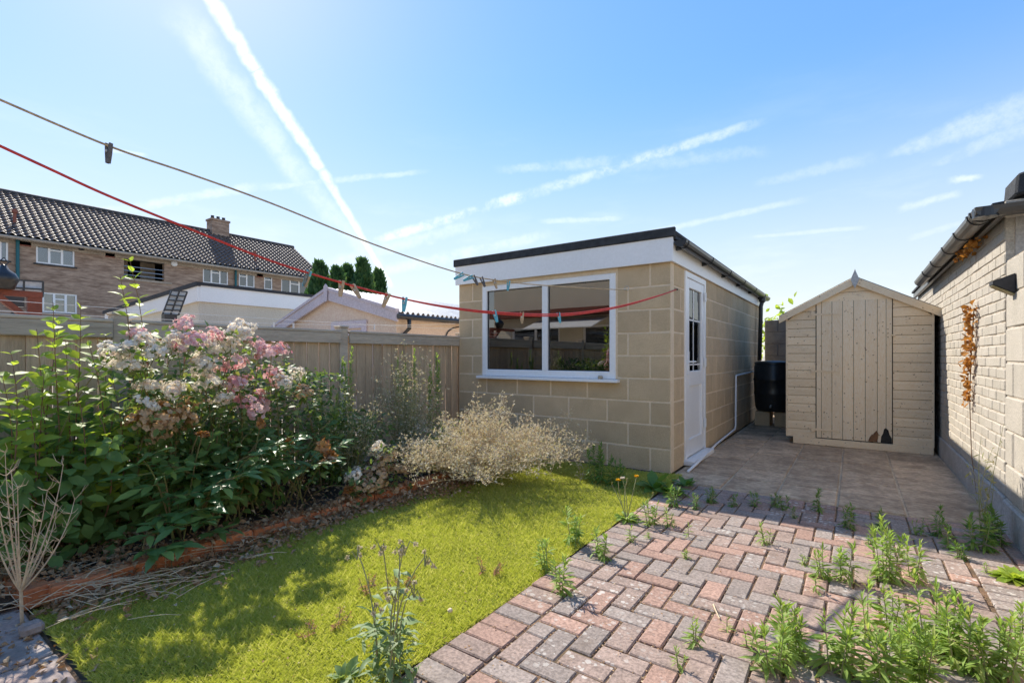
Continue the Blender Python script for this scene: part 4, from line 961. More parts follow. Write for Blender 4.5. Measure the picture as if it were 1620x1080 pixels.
def cluster_mesh(mat, seed, n=120):
    g = np.random.default_rng(seed); th = g.random(n) * 2 * np.pi; u = g.random(n) ** .5; ph = u * 1.75
    lump = 1 + .22 * np.sin(3 * th + seed) + .12 * np.sin(5 * th)
    d = np.stack([np.sin(ph) * np.cos(th), np.sin(ph) * np.sin(th), np.cos(ph)], 1)
    P = d * (lump * g.uniform(.72, 1.0, n))[:, None] * np.array([1, 1, .72]); A = d + g.normal(0, .25, (n, 3)); Nn = g.normal(0, 1, (n, 3))
    V, F, r_ = scatter(FLW, P, A, Nn, g.uniform(.13, .22, n)); return mesh_np('flower_cluster', V, [F], mat, r_)
CM = {k: [cluster_mesh(M[m], 10 * i + s_) for s_ in range(3)] for i, (k, m) in enumerate((('w', 'petw'), ('p', 'petp'), ('b', 'petb')))}
ci = 0
for (px, py, wpx, kind) in clusters:
    X = -3.30 + jit(.08) if px < 500 else -3.05 + jit(.05)
    if py > 700: X = -2.98 + jit(.05)
    p = pix(px, py, X=X); r_ = wpx * (p.dot(FV)) / FPX / 2 * 1.12; ci += 1
    put('flower_cluster', CM[kind][ci % 3], ro, p, (jit(.5), .35 + jit(.4), jit(3)), (r_, r_ * random.uniform(.85, 1.1), r_ * random.uniform(.8, 1.0)))
    b0 = Vector((-3.6 + jit(.15), min(p.y + jit(.3), 2.9), .05)) if px < 500 else Vector((-3.25, 2.7 + jit(.3), .05))
    stm.tube(curve(b0, p, (jit(.08), jit(.1), .12), 7), .006, .002, 5)
    for k in range(26):
        q = p + Vector((jit(.10), jit(.12), -abs(random.gauss(.05, .09)))); Ps.append(V3(q)); As.append(RNG.normal(0, 1, 3) * [1, 1, .5] + [.3, 0, 0]); Ns.append(RNG.normal(0, .4, 3) + [.3, 0, 1]); Ls.append(random.uniform(.032, .055))
stm.build('stems', M['stem'], ro)
n = 4200; y = RNG.uniform(1.15, 2.95, n); x = RNG.uniform(-4.05, -3.32, n); zt = np.clip(1.08 - .1 * (x + 4.05) - .18 * np.abs(y - 1.9), .2, 1.3) * (1 - .35 * (y > 2.5)); z = .05 + RNG.random(n) ** .75 * zt
Ps = np.concatenate([np.array(Ps), np.stack([x, y, z], 1)]); As = np.concatenate([np.array(As), RNG.normal(0, 1, (n, 3)) * [1, 1, .5] + [.3, 0, 0]]); Ns = np.concatenate([np.array(Ns), RNG.normal(0, .45, (n, 3)) + [.3, 0, 1]]); Ls = np.concatenate([np.array(Ls), RNG.uniform(.032, .06, n)])
leaves_obj('foliage', [scatter(LEAF_OV[1], Ps, As, Ns, Ls)], M['rosel'], ro, True, kind='stuff')

# -- peony
random.seed(21)
pe = thing('peony_plant', 'dark green glossy peony with pointed leaves spilling over the brick edging', 'plant', (-3.25, 1.55, .04))
stm = MB(); Ps, As, Ns, Ls = [], [], [], []
def compound(p, d, size):
    """a divided leaf: three fingers of three leaflets"""
    d = d.normalized(); side = d.cross(Vector((0, 0, 1))); side = side.normalized() if side.length > .1 else Vector((0, 1, 0)); up = side.cross(d)
    tip = p + d * size * .9; stm.tube([p, tip], .003, .002, 4)
    for ang, fr, sc in ((0, 1.0, 1.0), (.75, .6, .85), (-.75, .6, .85), (1.5, .35, .6), (-1.5, .35, .6)):
        if abs(ang) > 1.2 and random.random() < .3: continue
        a = d * math.cos(ang) + side * math.sin(ang) + up * (.15 + jit(.25)) - Vector((0, 0, .12)); q = p.lerp(tip, fr)
        Ps.append(V3(q)); As.append(V3(a)); Ns.append(V3(up + Vector((.25 + jit(.25), jit(.3), .3)))); Ls.append(size * sc * random.uniform(.9, 1.2))
for k in range(34):
    y0 = random.uniform(1.15, 2.0); base = Vector((-3.30 + jit(.12), y0, .04))
    ang = random.uniform(-1.9, 1.9); reach = random.uniform(.12, .40); zt = random.uniform(.28, .62)
    tip = base + Vector((reach * math.cos(ang) * .95, reach * math.sin(ang) * 1.15, zt))
    if ang > -1.0 and ang < 1.0 and zt < .4: tip.x += .06
    pts = curve(base, tip, (reach * -.1, 0, .10), 7); stm.tube(pts, .0055, .003, 5)
    for j in (3, 4, 5, 6):
        p = Vector(pts[j]); dd = Vector((math.cos(ang + (j - 4.5) * 1.1 + jit(.5)), math.sin(ang + (j - 4.5) * 1.1 + jit(.5)), .25 if j > 4 else -.05)); compound(p, dd, random.uniform(.10, .13))
for tgt in ((245, 905, -2.93), (290, 880, -2.95), (225, 880, -2.98), (300, 830, -2.95), (330, 860, -2.98)):   # shoots leaning over the bricks
    tip = pix(tgt[0], tgt[1], X=tgt[2]); tip.z = max(tip.z, .13); base = Vector((-3.3, tip.y + .25, .04)); pts = curve(base, tip, (0, 0, .16), 8); stm.tube(pts, .005, .003, 5)
    for j in (4, 5, 6, 7, 7): compound(Vector(pts[j]), Vector((.7 + jit(.4), jit(1.0), .1)), random.uniform(.10, .13))
Ps, As, Ns, Ls = map(np.array, (Ps, As, Ns, Ls))
split_parts(pe, 'leaf', LEAF_LA, M['peony'], Ps, As, Ns, Ls, score_of(Ps, As, Ns, Ls, (Ps[:, 0] + 3.6) * 2), 300)
def crumple_mesh(seed, mat):
    g = np.random.default_rng(seed); n = 26; d = nrm(g.normal(0, 1, (n, 3)) + [0, 0, -.2])
    V, F, r_ = scatter(leaf_tmpl(.5, .6, -.5, 3, .55, .1), d * .15, d, g.normal(0, 1, (n, 3)), g.uniform(.5, .95, n)); return mesh_np('seed_head', V, [F], mat, r_, True)
SH = [crumple_mesh(s_, M['seedhead']) for s_ in (1, 2, 3)]
for i, (px, py, wpx, X) in enumerate(((321, 686, 24, -3.1), (413, 669, 24, -3.15), (458, 699, 20, -3.05), (512, 706, 26, -3.0), (524, 720, 24, -2.98), (270, 933, 24, -2.86), (553, 772, 22, -2.96))):
    p = pix(px, py, X=X); r_ = wpx * p.dot(FV) / FPX / 2; put('seed_head', SH[i % 3], pe, p, (jit(1), jit(1), jit(3)), (r_, r_, r_ * (.6 if i < 3 else .9)))
    b = Vector((-3.3, p.y + jit(.15), .05)) if i != 5 else Vector((-3.1, p.y + .1, .10)); stm.tube(curve(b, p, (0, 0, .06), 6), .004, .003, 5)
stm.build('stems', M['stem'], pe)

# -- bare dry twig plant
tw = thing('bare_twig_plant', 'bare dry pale twig plant standing by the left end of the edging', 'plant', pix(35, 985, z=0))
tb_ = pix(35, 985, z=0); tm = MB()
tops = [(8, 715), (28, 770), (-8, 740), (55, 812), (100, 735), (118, 790), (75, 775), (92, 800), (-20, 800), (18, 745)]
fork = pix(33, 935, X=tb_.x); tm.tube([tb_, fork], .007, .006, 6)
for (px, py) in tops:
    tip = pix(px, py, X=tb_.x + jit(.12)); pts = curve(fork, tip, (jit(.02), (tip.y - fork.y) * .12, -.02), 8); tm.tube(pts, .0042, .0011, 5)
    for j in range(2, 8):
        for _ in range(3):
            p = Vector(pts[j]); q = p + Vector((jit(.05), jit(.05), random.uniform(.01, .07))); tm.tube([p, p.lerp(q, .5) + Vector((jit(.008), jit(.008), -.006)), q], .0014, .0006, 4)
tm.build('twigs', M['twig'], tw)

# -- spiky weeds -----------------------------------------------------
def spike(parts, stems, base, h, ll, lean=(0, 0), dens=1.0, wid=1.0, r0=.0035):
    """an upright stem closely set all round with narrow leaves"""
    base = Vector(base); tip = base + Vector((lean[0], lean[1], h)); pts = curve(base, tip, (jit(.02) * h, jit(.02) * h, 0), 6); stems.tube(pts, r0, .001, 4)
    n = max(14, int(h / .0042 * dens)); f = RNG.random(n) ** .85; th = RNG.random(n) * 2 * np.pi
    P = np.array([V3(base.lerp(tip, float(q))) for q in f]); el = -.15 + 1.5 * f ** 1.6 + RNG.normal(0, .2, n)
    A = np.stack([np.cos(th) * np.cos(el), np.sin(th) * np.cos(el), np.sin(el)], 1)
    parts.append(scatter(LEAF_NA, P, A, np.tile([0, 0, 1.], (n, 1)) + RNG.normal(0, .3, (n, 3)), ll * RNG.uniform(.6, 1.15, n) * (1.05 - .55 * f)))
WG = 'weeds growing through the paving'
def weed(px, py, hpx, label, nst=1, mat='weed', z=0.0, ll=None, group=WG, spread=.25, name='weed_plant', dens=1.0):
    b = pix(px, py, z=z); h = hpx * b.dot(FV) / FPX
    t = thing(name, label, 'weed', b, group); parts = []
    for k in range(nst):
        sm_ = MB()
        o = Vector((jit(1), jit(1), 0)) * spread * h * (nst > 1); hh = h * random.uniform(.65, 1.0) if k else h
        spike(parts, sm_, b + o * .6, hh, ll or min(.085, .026 + .30 * hh), (o.x * .6, o.y * .6), dens); sm_.build('stem', M['palestem'], t)
    leaves_obj('foliage', parts, M[mat], t, False)
random.seed(31)
WD = [
 (1214, 860, 30, 'small pale weed just in front of the shadow line on the bricks', 3), (1270, 892, 12, 'tiny star shaped weed in mid brick paving', 3), (1083, 882, 11, 'tiny weed tuft on sunlit bricks left of centre', 3),
 (1100, 1018, 40, 'upright single weed on bricks left of the big clumps', 2), (1184, 1024, 26, 'short weed touching the left foot of the big clump', 2), (1150, 998, 22, 'thin little weed beside the white straw on bricks', 1),
 (1076, 1056, 26, 'low weed nearest the bottom edge, left on the bricks', 2), (1291, 936, 30, 'narrow dark weed between the two brick clumps', 1), (1089, 848, 18, 'wispy seedling by the shadow line near the outbuilding', 1),
 (1223, 1058, 92, 'bushy weed clump, left of the pair in front', 5), (1262, 1035, 84, 'bushy weed clump in the middle of the front group', 5), (1318, 1060, 100, 'bushy tall weed clump, right of the front pair', 5),
 (1304, 914, 46, 'leafy weed left of two near the tall paving weed', 3), (1332, 917, 60, 'leafy pointed weed beside the tall paving weed', 3), (1403, 918, 94, 'tallest branching weed in the middle of the brick paving', 5),
 (1444, 915, 60, 'weed leaning right beside the tallest paving weed', 2), (1375, 1004, 80, 'slender upright weed right of the bushy front clumps', 2), (1412, 992, 62, 'bushier weed just right of the slender upright weed', 3),
 (1562, 907, 14, 'little seedling by the right wall paving', 2), (1405, 1100, 95, 'dense weed at the bottom edge, first of the right corner group', 5), (1455, 1085, 100, 'dense weed at the bottom edge, second of the right corner group', 6),
 (1480, 1030, 110, 'tall pale weed at the back of the right corner group', 5), (1525, 1060, 105, 'dense weed in the middle of the right corner group', 6), (1580, 1075, 100, 'dense weed near the bottom right corner', 6), (1430, 1040, 70, 'weed at the left side of the right corner group', 4), (1610, 1040, 80, 'weed at the right frame edge in the corner group', 4),
 (885, 935, 52, 'weed on the lawn edge beside the nearest soldier bricks', 4), (950, 882, 42, 'weed with dark shadow on the lawn edge bricks', 4), (908, 862, 56, 'pale feathery weed in the turf near the brick edge', 4), (868, 900, 50, 'weed in the turf left of the brick edge', 3),
 (1030, 830, 36, 'pale weed right beside the dandelion', 4), (1058, 832, 24, 'small pale weed at the shadow edge by the dandelion', 3), (998, 856, 22, 'small weed on the bricks below the dandelion', 2), (1026, 852, 12, 'tiny weed on the bricks below the dandelion, right one', 2)]
for (px, py, h, lb, k) in WD: weed(px, py, h, lb, k)
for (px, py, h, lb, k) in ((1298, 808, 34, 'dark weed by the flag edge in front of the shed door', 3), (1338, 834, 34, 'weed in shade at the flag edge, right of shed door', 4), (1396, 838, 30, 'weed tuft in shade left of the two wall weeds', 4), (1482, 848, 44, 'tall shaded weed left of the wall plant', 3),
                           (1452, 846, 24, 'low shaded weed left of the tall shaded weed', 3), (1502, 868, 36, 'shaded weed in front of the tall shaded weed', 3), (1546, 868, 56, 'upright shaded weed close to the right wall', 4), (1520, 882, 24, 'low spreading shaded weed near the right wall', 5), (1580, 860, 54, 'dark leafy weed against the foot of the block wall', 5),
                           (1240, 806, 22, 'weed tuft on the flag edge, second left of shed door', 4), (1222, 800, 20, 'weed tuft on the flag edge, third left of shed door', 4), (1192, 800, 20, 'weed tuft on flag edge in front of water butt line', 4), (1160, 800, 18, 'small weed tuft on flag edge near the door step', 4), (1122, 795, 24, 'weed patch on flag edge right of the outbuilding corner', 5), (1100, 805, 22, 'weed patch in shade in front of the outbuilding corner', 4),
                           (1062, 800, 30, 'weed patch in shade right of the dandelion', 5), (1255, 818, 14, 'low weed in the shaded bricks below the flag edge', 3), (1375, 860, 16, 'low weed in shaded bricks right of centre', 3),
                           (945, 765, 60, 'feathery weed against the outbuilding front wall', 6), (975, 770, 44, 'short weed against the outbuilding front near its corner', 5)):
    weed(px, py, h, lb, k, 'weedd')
BG = 'spiky weeds in the flower bed'
for (px, py, X, lb) in ((548, 560, -3.75, 'bright green spiky weed left of fence post in the bed'), (535, 620, -3.6, 'shorter green spiky weed below the tall one in the bed'), (690, 565, -3.75, 'bright green spiky weed beside the outbuilding corner'), (640, 560, -3.8, 'green spiky weed standing between grey seedy weeds'), (500, 610, -3.7, 'green spiky weed right of the pink flowers')):
    tip = pix(px, py, X=X); t = thing('spiky_weed', lb, 'weed', (tip.x, tip.y, .04), BG); parts = []
    for k in range(4):
        sm_ = MB(); spike(parts, sm_, (tip.x + jit(.05), tip.y + jit(.07), .04), tip.z * (1 if k == 0 else random.uniform(.7, .95)), .085, (jit(.03), jit(.05)), .8); sm_.build('stem', M['palestem'], t)
    leaves_obj('foliage', parts, M['weed'], t)

# -- broad-leaved rosettes: dandelion, docks, bright plant by the wall
def rosette(t, c, n, L, mat, el=.35, tm=None):
    th = np.arange(n) * 2.4 + RNG.normal(0, .2, n); e_ = el + RNG.normal(0, .22, n); A = np.stack([np.cos(th) * np.cos(e_), np.sin(th) * np.cos(e_), np.sin(e_)], 1)
    ms = [mesh_np('leaf', a, [b], M[mat], np.zeros(len(a)), True) for a, b in (tm or [leaf_tmpl(.17, .3, -.45, 4, .62, .02), leaf_tmpl(.14, .3, -.3, 4, .65, .03)])]
    P = np.tile(V3(c), (n, 1)) + A * .01; leaf_parts('leaf', ms, P, A, np.tile([0, 0, 1.], (n, 1)) + RNG.normal(0, .2, (n, 3)), L * RNG.uniform(.7, 1.15, n), t)
c = pix(992, 822, z=0); da = thing('dandelion', 'dandelion with yellow flower heads at the corner of lawn and bricks', 'dandelion', c)
rosette(da, c, 46, .085, 'weed', .45, [leaf_tmpl(.15, .3, -.5, 6, .65, .05), leaf_tmpl(.12, .3, -.3, 6, .65, .07)]); sm_ = MB()
fl_ = MB()
for i, (px, py, kind) in enumerate(((978, 760, 'y'), (985, 757, 'w'), (1007, 754, 'y'), (992, 760, 'b'), (1033, 782, 'b'), (968, 766, 'b'))):
    p = pix(px, py, Y=c.y + jit(.03)); sm_.tube(curve(c, p, (jit(.02), 0, 0), 6), .003, .0025, 5)
    n = 60; th = RNG.random(n) * 2 * np.pi; u = RNG.random(n)
    if kind == 'b': n = 20; th = th[:n]; u = u[:n] * .4
    A = np.stack([np.cos(th), np.sin(th), .25 + 1.2 * (1 - u) + (2 if kind == 'b' else 0)], 1)
    leaves_obj('flower', [scatter(DIAMOND, np.tile(V3(p), (n, 1)), A, RNG.normal(0, .3, (n, 3)) + [0, 0, 1], RNG.uniform(.014, .022, n))], M[{'y': 'yellow', 'w': 'petw', 'b': 'seedy'}[kind]], da)
sm_.build('stem', M['palestem'], da)
DT = [leaf_tmpl(.24, .25, -.35, 4, .5, .03), leaf_tmpl(.2, .25, -.25, 4, .5, .03)]
for (px, py, L, n, lb) in ((1036, 776, .17, 16, 'broad leaved dock at the outbuilding front corner, left one'), (1062, 782, .15, 14, 'broad leaved dock at the outbuilding front corner, right one'), (1085, 770, .12, 14, 'low ragged leafy plant beside the door step')):
    c = pix(px, py, z=0); t = thing('dock_plant', lb, 'weed', c, 'docks by the outbuilding'); rosette(t, c, n, L, 'weedd', .7, DT)
c = pix(1606, 918, z=0); t = thing('bright_leafy_weed', 'bright yellow green leafy weed at the foot of the right wall', 'weed', c); rosette(t, c, 60, .085, 'young', .5, DT)
# -- tall flowering weed by the wall
c = pix(1556, 850, z=0); t = thing('tall_wall_weed', 'tall thin straggly weed growing up the right wall', 'weed', c); sm_ = MB(); parts = []
for k in range(6):
    tip = Vector((c.x + jit(.10), c.y + jit(.14), random.uniform(.4, .72))); pts = curve(c + Vector((jit(.03), jit(.03), 0)), tip, (jit(.04), jit(.05), 0), 7); sm_.tube(pts, .003, .001, 4)
    n = 26; ix = RNG.random(n); P = np.array([V3(Vector(pts[0]).lerp(tip, float(q))) for q in ix]); parts.append(scatter(LEAF_NA, P, RNG.normal(0, 1, (n, 3)), RNG.normal(0, .4, (n, 3)) + [0, 0, 1], RNG.uniform(.02, .05, n)))
sm_.build('stem', M['palestem'], t); leaves_obj('foliage', parts, M['seedy'], t)
# -- sow thistle in the turf
c = pix(615, 1078, z=0); t = thing('sow_thistle', 'tall grey green sow thistle with nodding seed heads on the lawn', 'weed', c); sm_ = MB(); parts = []; hd = []
for (px, py, bx) in ((565, 872, -.03), (605, 862, 0), (632, 866, .03), (672, 880, .05), (640, 862, .01), (625, 940, 0), (590, 960, -.03), (655, 930, .03)):
    tip = pix(px, py, Y=c.y + jit(.06)); b_ = c + Vector((bx + jit(.03), jit(.05), 0)); pts = curve(b_, tip, (-(tip.x - b_.x) * .22, 0, .04), 8); sm_.tube(pts, .0032, .0018, 5)
    for k in range(3):
        q = tip + Vector((jit(.035), jit(.03), random.uniform(-.03, .015))); sm_.tube([tip - Vector((0, 0, .03)), tip.lerp(q, .5) + Vector((0, 0, .012)), q], .002, .0015, 4)
        n = 24; leaves_obj('seed_head', [scatter(DIAMOND, np.tile(V3(q), (n, 1)), RNG.normal(0, 1, (n, 3)) + [0, 0, .2], RNG.normal(0, 1, (n, 3)), RNG.uniform(.008, .014, n))], M['dry'], t)
    n = 9; ix = RNG.random(n) * .75; P = np.array([V3(Vector(pts[int(q * 7)])) for q in ix]); th = RNG.random(n) * 6.28
    parts.append(scatter(leaf_tmpl(.16, .3, -.5, 4, .45, .05), P, np.stack([np.cos(th), np.sin(th), .5 + 0 * th], 1), np.tile([0, 0, 1.], (n, 1)), RNG.uniform(.04, .085, n)))
n = 110; P = np.tile(V3(c), (n, 1)) + RNG.normal(0, .05, (n, 3)) * [1, 1, 0] + np.stack([0 * RNG.random(n), 0 * RNG.random(n), RNG.random(n) * .22], 1)
parts.append(scatter(leaf_tmpl(.11, .3, -.6, 4, .45, .05), P, RNG.normal(0, 1, (n, 3)) * [1, 1, .4] + [0, 0, .6], np.tile([0, 0, 1.], (n, 1)), RNG.uniform(.04, .075, n)))
sm_.build('stem', M['palestem'], t); leaves_obj('foliage', parts, M['thistle'], t, True)
for (px, py, lb) in ((545, 1075, 'low grey green leafy weed on the lawn by the sow thistle'), ):
    c = pix(px, py, z=0); t = thing('leafy_weed', lb, 'weed', c); rosette(t, c, 16, .06, 'thistle', .8, [leaf_tmpl(.26, .25, -.35, 4, .5, .02)])
for (px, py, h, lb) in ((583, 935, 20, 'small red brown weed in the turf left of the thistle'), (630, 930, 22, 'small red brown weed in the turf right of the thistle'), (771, 908, 22, 'lone small red weed in the middle of the lawn'), (485, 1008, 18, 'dark red brown weed patch on the lawn at left'), (532, 990, 20, 'red brown weed tuft beside the dark patch on the lawn')):
    weed(px, py, h, lb, 6, 'redsedum', 0.0, .03, 'small red weeds on the lawn', .9, 'red_weed', 1.6)
# -- grey seedy weeds and the straw coloured shrub by the outbuilding
def seedy(name, label, base, n_st, spread, hmin, hmax, lean, leafmat_, nleaf, ll, headmat, stemmat, droop=.0, heads=5, cat='weed', sq=(1, 1), group=None):
    t = thing(name, label, cat, base, group); sm_ = MB(); parts = []; hd = []
    for k in range(n_st):
        a = random.uniform(0, 6.283); r_ = random.random() ** .6; h = random.uniform(hmin, hmax) * (1 - .35 * r_)
        b_ = Vector((base[0] + jit(.12) * spread * sq[0], base[1] + jit(.12) * spread * sq[1], base[2]))
        tip = b_ + Vector((math.cos(a) * r_ * spread * sq[0] + lean[0] * h, math.sin(a) * r_ * spread * sq[1] + lean[1] * h, h - droop * r_ * h)); pts = curve(b_, tip, (0, 0, droop * .35 * h), 7); sm_.tube(pts, .0028, .001, 4)
        for j in range(2, 7):
            p = Vector(pts[j])
            for _ in range(heads):
                q = p + Vector((jit(.075), jit(.075), random.uniform(-.02, .085))); sm_.tube([p, q], .0011, .0006, 3, False)
                m_ = 5; hd.append((V3(q), m_))
        m_ = nleaf; ix = RNG.random(m_); P = np.array([V3(Vector(pts[int(q * 6)]).lerp(Vector(pts[int(q * 6) + (1 if q < .99 else 0)] if int(q * 6) < 6 else pts[6]), float((q * 6) % 1))) for q in ix]); P += RNG.normal(0, .022, P.shape)
        parts.append(scatter(LEAF_NA if ll > .03 else DIAMOND, P, RNG.normal(0, 1, (m_, 3)), RNG.normal(0, .5, (m_, 3)) + [0, 0, 1], ll * RNG.uniform(.6, 1.3, m_)))
    sm_.build('stem', M[stemmat], t); leaves_obj('foliage', parts, M[leafmat_], t, kind='stuff')
    P = np.concatenate([np.tile(q, (m_, 1)) for q, m_ in hd]); m_ = len(P)
    leaves_obj('seed_heads', [scatter(DIAMOND, P + RNG.normal(0, .003, P.shape), RNG.normal(0, 1, (m_, 3)) + [0, 0, .4], RNG.normal(0, 1, (m_, 3)), RNG.uniform(.008, .018, m_))], M[headmat], t, kind='stuff')
random.seed(41)
seedy('seedy_weed', 'tall grey green seedy weed against the fence left of the outbuilding', (-3.55, 3.25, .04), 46, .34, .75, 1.27, (0, 0), 'seedy', 34, .035, 'dry', 'palestem', heads=4, group='grey seedy weeds')
seedy('seedy_weed', 'lower grey seedy weed between the pink flowers and fence post', (-3.45, 2.55, .04), 26, .3, .5, 1.0, (0.05, 0), 'seedy', 30, .035, 'dry', 'palestem', heads=3, group='grey seedy weeds')
seedy('straw_coloured_shrub', 'sprawling dry straw coloured bush flopping over the lawn by the outbuilding', (-2.76, 3.34, .04), 240, .86, .34, .78, (.22, -.02), 'dry', 48, .024, 'dry', 'twig', droop=.35, heads=5, cat='bush', sq=(1.0, 1.15))
seedy('green_undergrowth', 'dark green undergrowth below the dry straw coloured bush', (-3.15, 3.35, .04), 60, .45, .2, .55, (.1, -.1), 'weedd', 34, .05, 'seedy', 'stem', droop=.1, heads=1, cat='bush')
t = thing('dry_sprigs', 'tall dry sprigs sticking up out of the straw coloured bush', 'sprigs', (-2.6, 3.8, .2)); sm_ = MB(); hd = []
for (px, py, X) in ((755, 612, -2.75), (748, 640, -2.8), (832, 655, -2.45), (868, 668, -2.3), (897, 655, -2.2), (905, 700, -2.15), (920, 770, -2.0)):
    tip = pix(px, py, X=X); pts = curve(Vector((tip.x - .1, tip.y + .02, .2)), tip, (.03, 0, 0), 8); sm_.tube(pts, .003, .001, 4)
    for j in range(2, 8):
        for _ in range(6):
            q = Vector(pts[j]) + Vector((jit(.05), jit(.05), random.uniform(0, .05))); sm_.tube([pts[j], q], .001, .0006, 3, False); hd.append(V3(q))
P = np.repeat(np.array(hd), 5, 0); m_ = len(P); sm_.build('stem', M['twig'], t)
leaves_obj('seed_heads', [scatter(DIAMOND, P, RNG.normal(0, 1, (m_, 3)), RNG.normal(0, 1, (m_, 3)), RNG.uniform(.008, .017, m_))], M['dry'], t, kind='stuff')
# -- dead creeper on the brick wall
cr = thing('dead_creeper', 'dead orange brown creeper hanging on the white brick wall', 'creeper', (XW - .01, 5.5, .75)); sm_ = MB()
top_, bot_ = pix(1541, 487, X=XW - .02), pix(1534, 632, X=XW - .02); pts = curve(top_, bot_, (0, .02, 0), 8); sm_.tube(pts + [pix(1537, 720, X=XW - .012), pix(1545, 780, X=XW - .012)], .004, .003, 5); sm_.build('stem', M['wood'], cr)
n = 150; f = RNG.random(n); P = np.array([V3(top_.lerp(bot_, float(q))) for q in f]) + RNG.normal(0, 1, (n, 3)) * [.012, .028, .02] - [.015, 0, 0]
ms = [mesh_np('leaf', a, [b], M['creeper'], np.zeros(len(a)), True) for a, b in (leaf_tmpl(.4, .6, -.5, 3, .5, .08), leaf_tmpl(.35, .5, .3, 3, .5, .1))]
leaf_parts('leaf', ms, P, RNG.normal(0, 1, (n, 3)) - [.5, 0, .4], RNG.normal(0, .6, (n, 3)) - [1, 0, 0], RNG.uniform(.03, .055, n), cr)
n = 60; p0 = pix(1530, 390, X=XW - .06); P = np.stack([XW - .05 + RNG.normal(0, .02, n), RNG.choice([5.0, 5.25, 5.6], n) + RNG.normal(0, .07, n), 1.975 + RNG.normal(0, .018, n)], 1)
ob_ = leaves_obj('leaf_litter_clump', [scatter(leaf_tmpl(.4, .6, -.5, 3, .5, .08), P, RNG.normal(0, 1, (n, 3)), RNG.normal(0, 1, (n, 3)), RNG.uniform(.025, .05, n))], M['creeper']); tag(ob_, 'dead orange leaves caught below the right gutter', 'leaves', kind='stuff')

# ------------------------------------------------------------------ litter on the ground
n = 2600; y = RNG.uniform(.55, 3.4, n); x = XB + .02 + np.abs(RNG.normal(0, .13, n)) * (.6 + .6 * np.sin(y * 1.5) ** 2); P = np.stack([x, y, .012 + RNG.random(n) * .025 + bump2(x, y)], 1)
n2 = 2200; P2 = np.stack([RNG.uniform(XF + .1, XB - .1, n2), RNG.uniform(.3, 3.5, n2), .06 + RNG.random(n2) * .04], 1); P2[:700, 1] = RNG.uniform(.45, 1.1, 700); P2[:700, 0] = RNG.uniform(-3.7, XB - .1, 700)
n3 = 2400; y3 = RNG.uniform(.6, 3.2, n3); keep = RNG.random(n3) < .25 + .75 * np.exp(-((y3 - 1.9) / .55) ** 2); y3 = y3[keep]; n3 = len(y3)
P3 = np.stack([XB - .03 + RNG.normal(0, .07, n3), y3, .03 + RNG.random(n3) * .065], 1); P3[:, 2] = np.where(P3[:, 0] < XB + .01, np.maximum(P3[:, 2], .078), P3[:, 2] * .7)
P4 = np.stack([RNG.uniform(-3.3, -2.2, 260), RNG.uniform(.1, .6, 260), np.full(260, .008)], 1)
P = np.concatenate([P, P2, P3, P4]); n = len(P)
lt = leaves_obj('leaf_litter', [scatter(leaf_tmpl(.3, .5, -.5, 2, .5, .08), P, RNG.normal(0, 1, (n, 3)) * [1, 1, .3], RNG.normal(0, .6, (n, 3)) + [0, 0, 1], RNG.uniform(.015, .045, n))], M['litter']); tag(lt, 'dry brown leaf litter along the bed edging and under the shrubs', 'leaf litter', kind='stuff')
n = 1500; x = np.concatenate([RNG.uniform(XB, XL, 900), RNG.uniform(XL, .7, 600)]); y = np.concatenate([RNG.uniform(.55, 4.3, 900), RNG.uniform(.9, 4.3, 600)]); P = np.stack([x, y, np.where(x < XL, .018 + bump2(x, y), .004)], 1)
jb = []                                            # crumbs and moss lodged in the brick joints
for (bx_, by_, sx2, sy2) in pb:
    for _ in range(9):
        e_ = random.random()
        jb.append((bx_ + (sx2 / 2) * random.choice((-1, 1)) + jit(.003), by_ + jit(sy2 / 2), -.003) if e_ < sy2 / (sx2 + sy2) else (bx_ + jit(sx2 / 2), by_ + (sy2 / 2) * random.choice((-1, 1)) + jit(.003), -.003))
P = np.concatenate([P, np.array(jb)]); n = len(P)
cb = leaves_obj('ground_crumbs', [scatter(DIAMOND, P, RNG.normal(0, 1, (n, 3)) * [1, 1, .1], RNG.normal(0, .2, (n, 3)) + [0, 0, 1], RNG.uniform(.005, .014, n))], M['litter']); tag(cb, 'scattered dry petals and crumbs on lawn and bricks', 'crumbs', kind='stuff')
stw = MB(); random.seed(9)
for k in range(150):
    c = Vector((-2.92 + random.gauss(0, .22), .62 + abs(random.gauss(0, .32)), .03)) if k < 90 else Vector((-3.3 + jit(.5), .45 + jit(.35), .05))
    c.x = max(c.x, -3.9); a = random.gauss(1.0, .6); L_ = random.uniform(.08, .34); d = Vector((math.cos(a), math.sin(a), jit(.08))) * L_ / 2; c.z += random.random() * .04
    stw.tube(curve(c - d, c + d, (jit(.02), jit(.02), .01), 4), random.uniform(.0012, .003), .001, 4)
tag(stw.build('dry_straw', M['straw']), 'scattered dry straw stalks around the left end of the edging', 'straw', kind='stuff')
p = pix(1132, 965, z=.006); tag(MB().tube([p + Vector((-.02, .05, .0)), p + Vector((.0, .0, .002)), p + Vector((.03, -.06, 0))], .004, .003, 5).build('white_straw', M['straw']), 'short pale straw lying on the bricks left of the weed clumps', 'straw')
